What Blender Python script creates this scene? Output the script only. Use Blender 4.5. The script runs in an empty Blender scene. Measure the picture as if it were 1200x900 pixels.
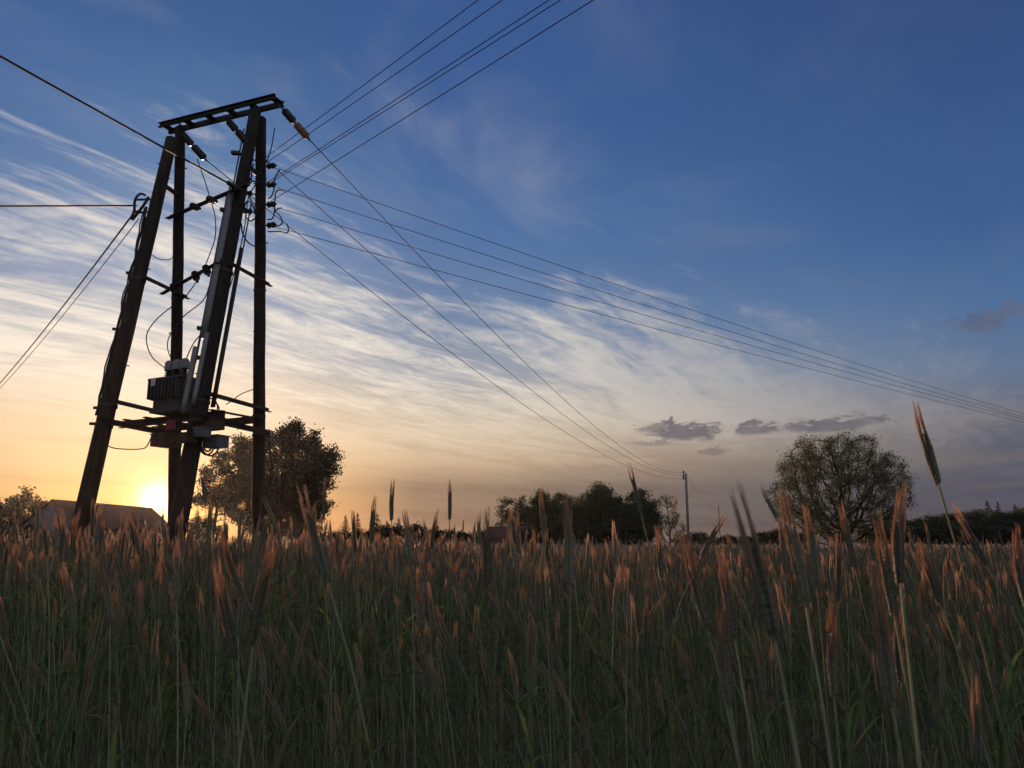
import bpy, math, random
import numpy as np
from mathutils import Vector, Matrix, Quaternion, Euler

R = math.radians
scene = bpy.context.scene
COL = scene.collection

# ------------------------------------------------------------------ camera
CZ = 1.45
TILT = R(11.5)
FPX = 935.0
cam_d = bpy.data.cameras.new('camera')
cam_d.sensor_width = 36.0
cam_d.lens = 36.0 * FPX / 1200.0
cam_d.clip_start = 0.02
cam_d.clip_end = 6000.0
cam_d.dof.use_dof = True
cam_d.dof.focus_distance = 9.0
cam_d.dof.aperture_fstop = 11.0
cam = bpy.data.objects.new('camera', cam_d)
COL.objects.link(cam)
cam.location = (0, 0, CZ)
cam.rotation_euler = (R(90) + TILT, 0, 0)
scene.camera = cam

# ------------------------------------------------------------------ light and sky
SUN_AZ, SUN_EL = -23.8, 2.98          # degrees, azimuth to the right of +Y
SUN_DIR = Vector((math.sin(R(SUN_AZ)) * math.cos(R(SUN_EL)),
                  math.cos(R(SUN_AZ)) * math.cos(R(SUN_EL)), math.sin(R(SUN_EL))))
sun_d = bpy.data.lights.new('sun', 'SUN')
sun_d.energy = 5.0
sun_d.angle = R(0.6)
sun_d.color = (1.0, 0.56, 0.34)
sun = bpy.data.objects.new('sun', sun_d)
COL.objects.link(sun)
sun.location = (-60, 140, 30)
sun.rotation_euler = SUN_DIR.to_track_quat('Z', 'Y').to_euler()

scene.view_settings.view_transform = 'Standard'
scene.view_settings.look = 'None'
scene.view_settings.exposure = 0.55
scene.view_settings.gamma = 1.0
scene.view_settings.use_curve_mapping = False
scene.cycles.max_bounces = 6
scene.cycles.transparent_max_bounces = 8
scene.cycles.use_denoising = True


def lin(r, g, b):
    out = []
    for c in (r, g, b):
        c = c / 255.0
        out.append(c / 12.92 if c <= 0.04045 else ((c + 0.055) / 1.055) ** 2.4)
    return tuple(out) + (1.0,)


class NT:
    """small helper for writing node trees"""
    def __init__(self, tree):
        self.t = tree
        self.x = 0

    def n(self, typ, **kw):
        nd = self.t.nodes.new(typ)
        self.x += 40
        nd.location = (self.x, 0)
        for k, v in kw.items():
            setattr(nd, k, v)
        return nd

    def put(self, sock, v):
        if hasattr(v, 'is_output'):
            self.t.links.new(v, sock)
        else:
            sock.default_value = v

    def m(self, op, a, b=None, c=None, clamp=False):
        nd = self.n('ShaderNodeMath', operation=op, use_clamp=clamp)
        self.put(nd.inputs[0], a)
        if b is not None:
            self.put(nd.inputs[1], b)
        if c is not None:
            self.put(nd.inputs[2], c)
        return nd.outputs[0]

    def vm(self, op, a, b=None):
        nd = self.n('ShaderNodeVectorMath', operation=op)
        self.put(nd.inputs[0], a)
        if b is not None:
            self.put(nd.inputs[1], b)
        return nd.outputs['Value'] if op in ('DOT_PRODUCT', 'LENGTH') else nd.outputs[0]

    def rng(self, v, a, b, c=0.0, d=1.0, smooth=False):
        nd = self.n('ShaderNodeMapRange')
        nd.interpolation_type = 'SMOOTHSTEP' if smooth else 'LINEAR'
        nd.clamp = True
        self.put(nd.inputs['Value'], v)
        for k, q in zip(('From Min', 'From Max', 'To Min', 'To Max'), (a, b, c, d)):
            self.put(nd.inputs[k], q)
        return nd.outputs[0]

    def xyz(self, x, y, z):
        nd = self.n('ShaderNodeCombineXYZ')
        for i, q in enumerate((x, y, z)):
            self.put(nd.inputs[i], q)
        return nd.outputs[0]

    def sep(self, v):
        nd = self.n('ShaderNodeSeparateXYZ')
        self.put(nd.inputs[0], v)
        return nd.outputs

    def mix(self, f, a, b, blend='MIX'):
        nd = self.n('ShaderNodeMix', data_type='RGBA', blend_type=blend)
        nd.clamp_factor = True
        self.put(nd.inputs['Factor'], f)
        self.put(nd.inputs[6], a)
        self.put(nd.inputs[7], b)
        return nd.outputs[2]

    def noise(self, vec, scale, detail=4.0, rough=0.5, dist=0.0, col=False):
        nd = self.n('ShaderNodeTexNoise')
        if vec is not None:
            self.put(nd.inputs['Vector'], vec)
        nd.inputs['Scale'].default_value = scale
        nd.inputs['Detail'].default_value = detail
        nd.inputs['Roughness'].default_value = rough
        nd.inputs['Distortion'].default_value = dist
        return nd.outputs['Color' if col else 'Fac']

    def ramp(self, fac, stops, interp='LINEAR'):
        nd = self.n('ShaderNodeValToRGB')
        cr = nd.color_ramp
        cr.interpolation = interp
        while len(cr.elements) > 1:
            cr.elements.remove(cr.elements[-1])
        cr.elements[0].position = stops[0][0]
        cr.elements[0].color = stops[0][1]
        for p, c in stops[1:]:
            e = cr.elements.new(p)
            e.color = c
        self.put(nd.inputs[0], fac)
        return nd.outputs[0]


def build_world():
    w = bpy.data.worlds.new('World')
    scene.world = w
    w.use_nodes = True
    t = w.node_tree
    t.nodes.clear()
    N = NT(t)
    d = N.n('ShaderNodeTexCoord').outputs['Generated']
    x, y, z = N.sep(d)
    el = N.m('MULTIPLY', N.m('ARCSINE', z), 57.29578)
    az = N.m('MULTIPLY', N.m('ARCTAN2', x, y), 57.29578)
    a = N.m('ABSOLUTE', N.m('SUBTRACT', az, SUN_AZ))
    e60 = N.m('DIVIDE', el, 60.0, clamp=True)

    def col(stops):
        return N.ramp(e60, [(p / 60.0, lin(*c)) for p, c in stops])
    c_sun = col(SKY_SUN)
    c_mid = col(SKY_MID)
    c_far = col(SKY_FAR)
    base = N.mix(N.rng(a, 2.5, 17.0), c_sun, c_mid)
    base = N.mix(N.rng(a, 24.0, 56.0), base, c_far)

    # high streaky cirrus on a flat layer overhead
    zz = N.m('ADD', N.m('MAXIMUM', z, 0.0), 0.045)
    u0 = N.m('DIVIDE', x, zz)
    v0 = N.m('DIVIDE', y, zz)
    th = R(36.0)
    uu = N.m('ADD', N.m('MULTIPLY', u0, math.sin(th)), N.m('MULTIPLY', v0, math.cos(th)))   # along the streaks
    vv = N.m('SUBTRACT', N.m('MULTIPLY', u0, math.cos(th)), N.m('MULTIPLY', v0, math.sin(th)))
    warp = N.noise(N.xyz(N.m('MULTIPLY', uu, 0.5), N.m('MULTIPLY', vv, 0.8), 3.1), 1.0, 3.0, 0.5)
    vvw = N.m('ADD', vv, N.m('MULTIPLY', warp, 0.75))
    n1 = N.noise(N.xyz(N.m('MULTIPLY', uu, 0.8), N.m('MULTIPLY', vvw, 4.2), 0.0), 1.0, 8.0, 0.62, 0.6)
    n2 = N.noise(N.xyz(N.m('MULTIPLY', uu, 2.6), N.m('MULTIPLY', vvw, 10.0), 7.7), 1.0, 6.0, 0.62, 0.9)
    n3 = N.noise(N.xyz(N.m('MULTIPLY', uu, 0.35), N.m('MULTIPLY', vv, 0.55), 11.0), 1.0, 3.0, 0.5, 0.0)
    # broken, tufted detail so the streaks are not ruled lines
    n4 = N.noise(N.xyz(N.m('MULTIPLY', uu, 7.0), N.m('MULTIPLY', vvw, 9.0), 5.0), 1.0, 5.0, 0.65, 0.6)
    cv = N.m('ADD', N.m('MULTIPLY', n1, 0.46), N.m('MULTIPLY', n2, 0.28))
    cv = N.m('ADD', cv, N.m('MULTIPLY', n4, 0.16))
    cv = N.m('ADD', cv, N.m('MULTIPLY', n3, 0.56))
    lim = N.m('SUBTRACT', 29.0, N.m('MULTIPLY', a, 0.30))     # upper edge of the cloud field, falling to the right
    over = N.m('SUBTRACT', el, lim)
    thr = N.rng(over, -9.0, 8.0, 0.0, 0.20, True)
    dens = N.rng(N.m('SUBTRACT', cv, thr), 0.60, 0.83, 0.0, 1.0, True)
    wisp = N.noise(N.xyz(N.m('MULTIPLY', uu, 0.9), N.m('MULTIPLY', vvw, 1.7), 21.0), 1.0, 6.0, 0.6, 0.5)
    wisp = N.m('MULTIPLY', N.rng(wisp, 0.46, 0.78, 0.0, 0.20, True), N.rng(over, -6.0, 4.0, 0.0, 1.0))
    low = N.rng(el, 4.0, 10.0, 0.10, 1.0, True)
    dens = N.m('MULTIPLY', dens, low)
    dens = N.m('MULTIPLY', dens, N.rng(over, 0.0, 14.0, 1.0, 0.30))
    dens = N.m('MULTIPLY', dens, N.rng(a, 20.0, 58.0, 1.0, 0.6))
    c_cl = N.ramp(N.m('DIVIDE', a, 60.0, clamp=True),
                  [(0.0, lin(252, 240, 222)), (0.25, lin(242, 233, 219)), (0.42, lin(222, 214, 204)),
                   (0.6, lin(190, 186, 184)), (0.8, lin(146, 148, 158)), (1.0, lin(118, 124, 140))])
    warm = N.rng(el, 5.0, 12.0, 1.0, 0.0)
    c_cl = N.mix(N.m('MULTIPLY', warm, N.rng(a, 10.0, 40.0, 0.8, 0.2)), c_cl, lin(236, 192, 140))
    sky = N.mix(N.m('MAXIMUM', N.m('MULTIPLY', dens, 0.92), N.m('MULTIPLY', wisp, N.rng(a, 10.0, 60.0, 1.0, 0.4))), base, c_cl)

    # thin grey bars low over the horizon
    nb = N.noise(N.xyz(N.m('MULTIPLY', az, 0.035), N.m('MULTIPLY', el, 0.85), 2.0), 1.0, 4.0, 0.55, 0.3)
    bars = N.m('MULTIPLY', N.rng(nb, 0.50, 0.68, 0.0, 1.0, True), N.rng(el, 1.5, 4.0, 0.0, 1.0))
    bars = N.m('MULTIPLY', bars, N.rng(el, 6.0, 11.0, 1.0, 0.0))
    sky = N.mix(N.m('MULTIPLY', bars, N.rng(a, 0.0, 20.0, 0.18, 0.30)), sky, lin(128, 112, 106))

    # pale unseen cloud sheet overhead and behind the viewer, added to light the field
    fill_veil = N.m('MAXIMUM', N.rng(el, 44.0, 70.0, 0.0, 1.0, True), N.rng(a, 72.0, 120.0, 0.0, 1.0, True))
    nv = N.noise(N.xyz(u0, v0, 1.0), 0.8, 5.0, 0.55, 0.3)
    sky = N.mix(N.m('MULTIPLY', fill_veil, N.rng(nv, 0.25, 0.75, 0.75, 1.0)), sky, lin(160, 161, 163))

    # small dark low clouds
    wv = N.noise(N.xyz(N.m('MULTIPLY', az, 0.75), N.m('MULTIPLY', el, 1.9), 0.0), 1.0, 7.0, 0.64, 0.6)
    wv2 = N.noise(N.xyz(N.m('MULTIPLY', az, 0.35), N.m('MULTIPLY', el, 0.6), 9.0), 1.0, 4.0, 0.6, 0.0)
    azw = N.m('ADD', az, N.m('MULTIPLY', N.m('SUBTRACT', wv2, 0.5), 2.2))
    elw = N.m('ADD', el, N.m('MULTIPLY', N.m('SUBTRACT', wv, 0.5), 1.1))
    tot = None
    for (px, py, rx, ry, s) in DARK_CLOUDS:
        aa, bb = (px - 600) / FPX, (450 - py) / FPX
        v = Vector((aa, math.cos(TILT) - bb * math.sin(TILT), bb * math.cos(TILT) + math.sin(TILT))).normalized()
        a0, e0 = math.degrees(math.atan2(v.x, v.y)), math.degrees(math.asin(v.z))
        k = 57.3 / FPX
        dx = N.m('DIVIDE', N.m('SUBTRACT', azw, a0), rx * k)
        dy = N.m('DIVIDE', N.m('SUBTRACT', elw, e0), ry * k)
        q = N.m('SQRT', N.m('ADD', N.m('MULTIPLY', dx, dx), N.m('MULTIPLY', dy, dy)))
        q = N.m('ADD', q, N.m('MULTIPLY', N.m('SUBTRACT', wv, 0.5), 2.6))
        mk = N.rng(q, 0.50, 1.10, s, 0.0, True)
        tot = mk if tot is None else N.m('MAXIMUM', tot, mk)
    c_dk = N.mix(N.rng(wv2, 0.35, 0.65), N.mix(N.rng(el, 7.0, 14.0), lin(80, 79, 95), lin(74, 83, 116)), lin(112, 106, 113))
    sky = N.mix(tot, sky, c_dk)

    # the sun itself and the bright air round it
    sd = N.vm('DOT_PRODUCT', d, tuple(SUN_DIR))
    ang = N.m('MULTIPLY', N.m('ARCCOSINE', N.m('MINIMUM', sd, 0.9999999)), 57.29578)
    g1 = N.m('MULTIPLY', N.m('EXPONENT', N.m('DIVIDE', ang, -0.42)), 16.0)
    g2 = N.m('MULTIPLY', N.m('EXPONENT', N.m('DIVIDE', ang, -1.15)), 0.60)
    g3 = N.m('MULTIPLY', N.m('EXPONENT', N.m('DIVIDE', ang, -5.0)), 0.07)
    glow = N.mix(1.0, (1.0, 0.72, 0.34, 1), N.xyz(g1, g1, g1), 'MULTIPLY')
    glow2 = N.mix(1.0, (1.0, 0.50, 0.15, 1), N.xyz(g2, g2, g2), 'MULTIPLY')
    glow3 = N.mix(1.0, (1.0, 0.56, 0.28, 1), N.xyz(g3, g3, g3), 'MULTIPLY')
    sky = N.mix(1.0, sky, glow, 'ADD')
    sky = N.mix(1.0, sky, glow2, 'ADD')
    sky = N.mix(1.0, sky, glow3, 'ADD')

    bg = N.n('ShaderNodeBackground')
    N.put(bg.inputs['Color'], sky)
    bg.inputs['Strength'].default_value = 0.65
    ns = N.n('ShaderNodeTexSky')
    ns.sky_type = 'NISHITA'
    ns.sun_disc = False
    ns.sun_elevation = R(SUN_EL)
    ns.sun_rotation = R(SUN_AZ)
    ns.dust_density = 2.0
    bg2 = N.n('ShaderNodeBackground')
    N.put(bg2.inputs['Color'], ns.outputs[0])
    bg2.inputs['Strength'].default_value = 0.0055
    add = N.n('ShaderNodeAddShader')
    t.links.new(bg.outputs[0], add.inputs[0])
    t.links.new(bg2.outputs[0], add.inputs[1])
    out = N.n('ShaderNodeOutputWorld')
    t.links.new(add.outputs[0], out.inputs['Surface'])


SKY_SUN = [(0, (246, 160, 78)), (2.7, (249, 184, 104)), (5, (250, 208, 156)), (8, (246, 216, 178)), (11, (222, 205, 186)),
           (14, (178, 186, 198)), (19, (128, 152, 186)), (25, (84, 122, 170)), (33, (58, 96, 148)), (44, (44, 74, 124)),
           (60, (36, 58, 102))]
SKY_MID = [(0, (104, 84, 74)), (2, (92, 84, 80)), (4, (114, 101, 93)), (6, (182, 158, 132)), (8.5, (206, 191, 170)),
           (12, (152, 159, 171)), (16, (106, 132, 168)), (22, (70, 110, 162)), (30, (57, 94, 150)), (37, (52, 87, 144)),
           (60, (40, 62, 108))]
SKY_FAR = [(0, (66, 69, 86)), (3, (70, 75, 95)), (6, (84, 88, 106)), (8, (104, 106, 121)), (11, (94, 116, 148)),
           (15, (74, 108, 154)), (20, (57, 92, 144)), (30, (51, 80, 130)), (37, (46, 71, 118)), (60, (36, 54, 98))]
DARK_CLOUDS = [(805, 505, 46, 13, .9), (775, 501, 30, 8, .7), (885, 502, 30, 9, .85), (970, 498, 55, 9, .85), (1005, 492, 24, 6, .7),
               (940, 494, 8, 4, .6), (765, 519, 30, 4, .5), (830, 529, 22, 5, .55), (1150, 378, 34, 11, .55), (1180, 364, 26, 7, .5),
               (1135, 552, 40, 5, .3), (1190, 552, 24, 5, .3)]
build_world()


# ------------------------------------------------------------------ pixel helpers: the photo is 1200 x 900
def at(px, py, Y):
    """point seen at photo pixel (px, py) whose forward distance is Y"""
    a, b = (px - 600) / FPX, (450 - py) / FPX
    d = Vector((a, math.cos(TILT) - b * math.sin(TILT), b * math.cos(TILT) + math.sin(TILT)))
    s = Y / d.y
    return Vector((a * s, Y, CZ + d.z * s))


def proj(p):
    f = p[1] * math.cos(TILT) + (p[2] - CZ) * math.sin(TILT)
    u = -p[1] * math.sin(TILT) + (p[2] - CZ) * math.cos(TILT)
    return 600 + FPX * p[0] / f, 450 - FPX * u / f


def gx(px, Y, z=0.0):
    """point at forward distance Y and height z in the photo column px"""
    return Vector(((px - 600) / FPX * (Y * math.cos(TILT) + (z - CZ) * math.sin(TILT)), Y, z))


# ------------------------------------------------------------------ materials
def mat(name, base, rough=0.8, var=0.25, scale=6.0, transl=0.0, metal=0.0, bump=0.0, stretch=None, spec=0.3, rnd=0.0, tcol=None):
    m = bpy.data.materials.new(name)
    m.use_nodes = True
    t = m.node_tree
    t.nodes.clear()
    N = NT(t)
    co = N.n('ShaderNodeTexCoord').outputs['Object']
    if stretch:
        mp = N.n('ShaderNodeMapping')
        t.links.new(co, mp.inputs[0])
        mp.inputs['Scale'].default_value = stretch
        co = mp.outputs[0]
    n1 = N.noise(co, scale, 6.0, 0.62, 0.2)
    lo = tuple(c * (1 - var) for c in base) + (1,)
    hi = tuple(min(1, c * (1 + var)) for c in base) + (1,)
    c = N.ramp(n1, [(0.3, lo), (0.7, hi)])
    if rnd > 0:
        oi = N.n('ShaderNodeObjectInfo').outputs['Random']
        hs = N.n('ShaderNodeHueSaturation')
        N.put(hs.inputs['Hue'], N.rng(oi, 0, 1, 0.5 - rnd * 0.06, 0.5 + rnd * 0.04))
        r2 = N.m('FRACT', N.m('MULTIPLY', oi, 37.7))
        N.put(hs.inputs['Value'], N.rng(r2, 0, 1, 1 - rnd * 0.5, 1 + rnd * 0.5))
        hs.inputs['Saturation'].default_value = 1.0
        N.put(hs.inputs['Color'], c)
        c = hs.outputs[0]
    p = N.n('ShaderNodeBsdfPrincipled')
    N.put(p.inputs['Base Color'], c)
    p.inputs['Roughness'].default_value = rough
    p.inputs['Metallic'].default_value = metal
    p.inputs['Specular IOR Level'].default_value = spec
    if bump > 0:
        b = N.n('ShaderNodeBump')
        b.inputs['Strength'].default_value = bump
        b.inputs['Distance'].default_value = 0.01
        N.put(b.inputs['Height'], n1)
        t.links.new(b.outputs[0], p.inputs['Normal'])
    out = N.n('ShaderNodeOutputMaterial')
    if transl > 0:
        tr = N.n('ShaderNodeBsdfTranslucent')
        if tcol:
            N.put(tr.inputs['Color'], N.mix(0.7, c, tuple(tcol) + (1,)))
        else:
            N.put(tr.inputs['Color'], c)
        ms = N.n('ShaderNodeMixShader')
        ms.inputs[0].default_value = transl
        t.links.new(p.outputs[0], ms.inputs[1])
        t.links.new(tr.outputs[0], ms.inputs[2])
        t.links.new(ms.outputs[0], out.inputs['Surface'])
    else:
        t.links.new(p.outputs[0], out.inputs['Surface'])
    return m


M = {}
M['soil'] = mat('soil', (0.075, 0.055, 0.038), 0.95, 0.4, 2.0)
M['grass'] = mat('grass_verge', (0.045, 0.06, 0.022), 0.95, 0.4, 0.6)
M['pole'] = mat('weathered_pole', (0.028, 0.023, 0.021), 0.9, 0.5, 5.0, bump=0.9, stretch=(3, 3, 0.35))
M['steel'] = mat('dull_steel', (0.045, 0.040, 0.038), 0.7, 0.35, 8.0, metal=0.2)
M['rust'] = mat('rusty_steel', (0.07, 0.042, 0.03), 0.8, 0.45, 10.0)
M['galv'] = mat('galvanised_pipe', (0.20, 0.205, 0.225), 0.5, 0.18, 7.0, metal=0.3)
M['porcelain'] = mat('brown_porcelain', (0.022, 0.015, 0.013), 0.35, 0.25, 12.0, spec=0.3)
M['amber'] = mat('amber_porcelain', (0.20, 0.09, 0.04), 0.3, 0.2, 12.0, spec=0.5, transl=0.10)
M['cable'] = mat('black_cable', (0.018, 0.018, 0.02), 0.6, 0.3, 20.0)
M['wire'] = mat('wire_metal', (0.018, 0.018, 0.02), 0.8, 0.2, 20.0, spec=0.1)
M['tank'] = mat('grey_tank_paint', (0.065, 0.062, 0.06), 0.6, 0.25, 6.0)
M['cap'] = mat('light_grey_cap', (0.22, 0.22, 0.245), 0.6, 0.12, 6.0)
M['plate'] = mat('pale_plate', (0.55, 0.56, 0.58), 0.5, 0.08, 6.0)
M['red'] = mat('red_plate', (0.20, 0.035, 0.028), 0.5, 0.15, 6.0)
M['cabinet'] = mat('grey_cabinet', (0.11, 0.11, 0.12), 0.55, 0.15, 6.0)
M['bark'] = mat('bark', (0.036, 0.029, 0.023), 0.95, 0.4, 4.0, bump=0.5, stretch=(2, 2, 0.5))
M['bark_pale'] = mat('bark_pale', (0.13, 0.105, 0.09), 0.95, 0.35, 4.0)
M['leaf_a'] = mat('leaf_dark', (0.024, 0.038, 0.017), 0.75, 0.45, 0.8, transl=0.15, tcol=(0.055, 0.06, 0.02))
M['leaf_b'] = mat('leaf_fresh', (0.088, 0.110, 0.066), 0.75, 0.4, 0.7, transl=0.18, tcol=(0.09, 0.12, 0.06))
M['leaf_c'] = mat('leaf_deep', (0.058, 0.084, 0.046), 0.75, 0.5, 0.5, transl=0.25)
M['leaf_pale'] = mat('leaf_pale', (0.16, 0.13, 0.10), 0.8, 0.3, 0.8, transl=0.3)
M['needle'] = mat('needle', (0.026, 0.040, 0.024), 0.8, 0.4, 1.2)
M['wall'] = mat('white_render', (0.16, 0.16, 0.18), 0.9, 0.25, 2.0)
M['wall_b'] = mat('grey_render', (0.34, 0.33, 0.33), 0.9, 0.15, 2.0)
M['roof'] = mat('brown_tiles', (0.048, 0.017, 0.011), 0.85, 0.3, 3.0)
M['roof_red'] = mat('dark_red_tiles', (0.11, 0.05, 0.045), 0.85, 0.25, 3.0)
M['brick'] = mat('chimney_brick', (0.25, 0.10, 0.07), 0.9, 0.3, 6.0)
M['concrete'] = mat('concrete_pole', (0.24, 0.235, 0.235), 0.9, 0.15, 3.0)
M['glass'] = mat('dark_glass', (0.02, 0.022, 0.028), 0.1, 0.1, 2.0, spec=0.5)
# rye
M['r_ear'] = mat('rye_ear', (0.185, 0.195, 0.150), 0.75, 0.30, 160.0, transl=0.22, rnd=0.5, tcol=(0.26, 0.17, 0.09), spec=0.2)
M['r_awn'] = mat('rye_awn', (0.52, 0.40, 0.31), 0.6, 0.2, 60.0, transl=0.62, rnd=0.4, tcol=(0.66, 0.46, 0.30), spec=0.3)
M['r_stem'] = mat('rye_stem', (0.20, 0.225, 0.135), 0.7, 0.3, 14.0, transl=0.10, rnd=1.0, spec=0.12)
M['r_leaf'] = mat('rye_leaf', (0.10, 0.15, 0.055), 0.75, 0.35, 10.0, transl=0.35, rnd=0.9, spec=0.08)


# ------------------------------------------------------------------ mesh helpers
class MB:
    """collects verts and faces of ONE mesh"""
    def __init__(self):
        self.v, self.f, self.mi = [], [], []
        self.cm = 0
        self.smooth = True

    def face(self, idx):
        self.f.append(tuple(idx))
        self.mi.append(self.cm)

    def box(self, c, ax, ay, az):
        """box by centre and three half-axis vectors"""
        c, ax, ay, az = Vector(c), Vector(ax), Vector(ay), Vector(az)
        b = len(self.v)
        for k in (-1, 1):
            for j in (-1, 1):
                for i in (-1, 1):
                    self.v.append(tuple(c + ax * i + ay * j + az * k))
        for q in ((0, 2, 3, 1), (4, 5, 7, 6), (0, 1, 5, 4), (2, 6, 7, 3), (0, 4, 6, 2), (1, 3, 7, 5)):
            self.face(b + i for i in q)

    def beam(self, p, q, w, h, up=(0, 0, 1)):
        """rectangular bar from p to q, w wide across and h high"""
        p, q = Vector(p), Vector(q)
        d = q - p
        L = d.length
        d.normalize()
        s = d.cross(Vector(up)).normalized()
        u = s.cross(d).normalized()
        self.box((p + q) / 2, d * L / 2, s * w / 2, u * h / 2)

    def angle(self, p, q, w, t=0.008, up=(0, 0, 1), flip=1):
        """L-section steel"""
        p, q = Vector(p), Vector(q)
        d = (q - p).normalized()
        s = d.cross(Vector(up)).normalized() * flip
        u = Vector(s.cross(d)).normalized() * flip
        self.beam(p + u * (w / 2), q + u * (w / 2), t, w, up)
        self.beam(p + s * (w / 2 + t / 2 + .001), q + s * (w / 2 + t / 2 + .001), w, t, up)

    def channel(self, p, q, w, h, t=0.01, side=1, up=(0, 0, 1)):
        p, q = Vector(p), Vector(q)
        d = (q - p).normalized()
        s = d.cross(Vector(up)).normalized() * side
        u = Vector(up)
        self.beam(p, q, t, h, up)
        o = s * (w / 2 + t / 2 + .0005)
        for k in (-1, 1):
            z = u * (k * (h / 2 - t / 2))
            self.beam(p + o + z, q + o + z, w, t, up)

    def tube(self, pts, rad, n=8, caps=True):
        pts = [Vector(p) for p in pts]
        rads = rad if isinstance(rad, (list, tuple)) else [rad] * len(pts)
        b = len(self.v)
        prev = None
        for i, p in enumerate(pts):
            if i == 0:
                d = pts[1] - p
            elif i == len(pts) - 1:
                d = p - pts[i - 1]
            else:
                d = pts[i + 1] - pts[i - 1]
            d.normalize()
            if prev is None:
                ref = Vector((0, 0, 1)) if abs(d.z) < 0.9 else Vector((1, 0, 0))
                s = d.cross(ref).normalized()
            else:
                s = (prev - d * prev.dot(d)).normalized()
            prev = s
            u = d.cross(s)
            for k in range(n):
                an = 2 * math.pi * k / n
                self.v.append(tuple(p + (s * math.cos(an) + u * math.sin(an)) * rads[i]))
        for i in range(len(pts) - 1):
            for k in range(n):
                k2 = (k + 1) % n
                self.face((b + i * n + k, b + i * n + k2, b + (i + 1) * n + k2, b + (i + 1) * n + k))
        if caps:
            self.face(b + k for k in reversed(range(n)))
            self.face(b + (len(pts) - 1) * n + k for k in range(n))

    def lathe(self, p, d, prof, n=12):
        """profile list of (distance along d, radius)"""
        p, d = Vector(p), Vector(d).normalized()
        ref = Vector((0, 0, 1)) if abs(d.z) < 0.9 else Vector((1, 0, 0))
        s = d.cross(ref).normalized()
        u = d.cross(s)
        b = len(self.v)
        for (t, r) in prof:
            for k in range(n):
                an = 2 * math.pi * k / n
                self.v.append(tuple(p + d * t + (s * math.cos(an) + u * math.sin(an)) * r))
        for i in range(len(prof) - 1):
            for k in range(n):
                k2 = (k + 1) % n
                self.face((b + i * n + k, b + i * n + k2, b + (i + 1) * n + k2, b + (i + 1) * n + k))
        self.face(b + k for k in reversed(range(n)))
        self.face(b + (len(prof) - 1) * n + k for k in range(n))

    def add(self, other, mtx=None, cm=None):
        b = len(self.v)
        if mtx is None:
            self.v += other.v
        else:
            a = np.array(other.v)
            m = np.array(mtx)
            a = a @ m[:3, :3].T + m[:3, 3]
            self.v += [tuple(r) for r in a]
        self.f += [tuple(b + i for i in f) for f in other.f]
        self.mi += other.mi if cm is None else [cm] * len(other.f)

    def mesh(self, name, mats, origin=(0, 0, 0), smooth=False):
        me = bpy.data.meshes.new(name)
        a = np.array(self.v, dtype=float) - np.array(origin, dtype=float)
        me.from_pydata(a.tolist(), [], self.f)
        for m in (mats if isinstance(mats, (list, tuple)) else [mats]):
            me.materials.append(m)
        if max(self.mi, default=0) > 0:
            me.polygons.foreach_set('material_index', self.mi)
        if smooth:
            me.polygons.foreach_set('use_smooth', [True] * len(me.polygons))
        me.update()
        return me


def obj(name, me, parent=None, link=True):
    o = bpy.data.objects.new(name, me)
    if link:
        COL.objects.link(o)
    if parent is not None:
        o.parent = parent
    return o


def tag(o, label, cat, group=None):
    o['label'] = label
    o['category'] = cat
    if group:
        o['group'] = group
    return o


def thing(name, label, cat, loc=(0, 0, 0), group=None):
    o = bpy.data.objects.new(name, None)
    o.empty_display_size = 0.1
    COL.objects.link(o)
    o.location = loc
    return tag(o, label, cat, group)


def part(name, mb, m, root, smooth=False, parent=None, label=None):
    """mesh in world coordinates made a child of root (or of a part of root)"""
    o = obj(name, mb.mesh(name, m, root.location, smooth), parent or root)
    if label:
        o['label'] = label
    return o


def solo(name, mb, m, label, cat, group=None, smooth=False, loc=None):
    loc = Vector(mb.v[0]) if loc is None else Vector(loc)
    o = obj(name, mb.mesh(name, m, loc, smooth))
    o.location = loc
    return tag(o, label, cat, group)


def sag_pts(p, q, sag, n=24):
    p, q = Vector(p), Vector(q)
    out = []
    for i in range(n + 1):
        t = i / n
        c = p.lerp(q, t)
        c.z -= 4 * sag * t * (1 - t)
        out.append(c)
    return out


def spline(pts, n=8):
    pts = [Vector(p) for p in pts]
    P = [pts[0] * 2 - pts[1]] + pts + [pts[-1] * 2 - pts[-2]]
    out = []
    for i in range(1, len(P) - 2):
        for k in range(n):
            t = k / n
            a, b, c, d = P[i - 1], P[i], P[i + 1], P[i + 2]
            out.append(0.5 * ((2 * b) + (c - a) * t + (2 * a - 5 * b + 4 * c - d) * t * t + (3 * b - a - 3 * c + d) * t ** 3))
    out.append(pts[-1])
    return out


# ------------------------------------------------------------------ ground
RYE_END = 84.0


def build_ground():
    g = MB()
    nx, ny = 60, 60
    xs = [-460 + 920 * i / nx for i in range(nx + 1)]
    ys = [-150 + 650 * (i / ny) for i in range(ny + 1)]
    for yy in ys:
        for xx in xs:
            g.v.append((xx, yy, 0.0))
    for j in range(ny):
        for i in range(nx):
            a = j * (nx + 1) + i
            g.face((a, a + 1, a + nx + 2, a + nx + 1))
    o = obj('ground', g.mesh('ground', M['grass']))
    o['kind'] = 'structure'
    s = MB()
    s.v += [(-130, -6, .004), (130, -6, .004), (130, RYE_END + 1, .004), (-130, RYE_END + 1, .004)]
    s.face((0, 1, 2, 3))
    o = obj('field_soil', s.mesh('field_soil', M['soil']))
    o['kind'] = 'structure'


build_ground()


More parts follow.
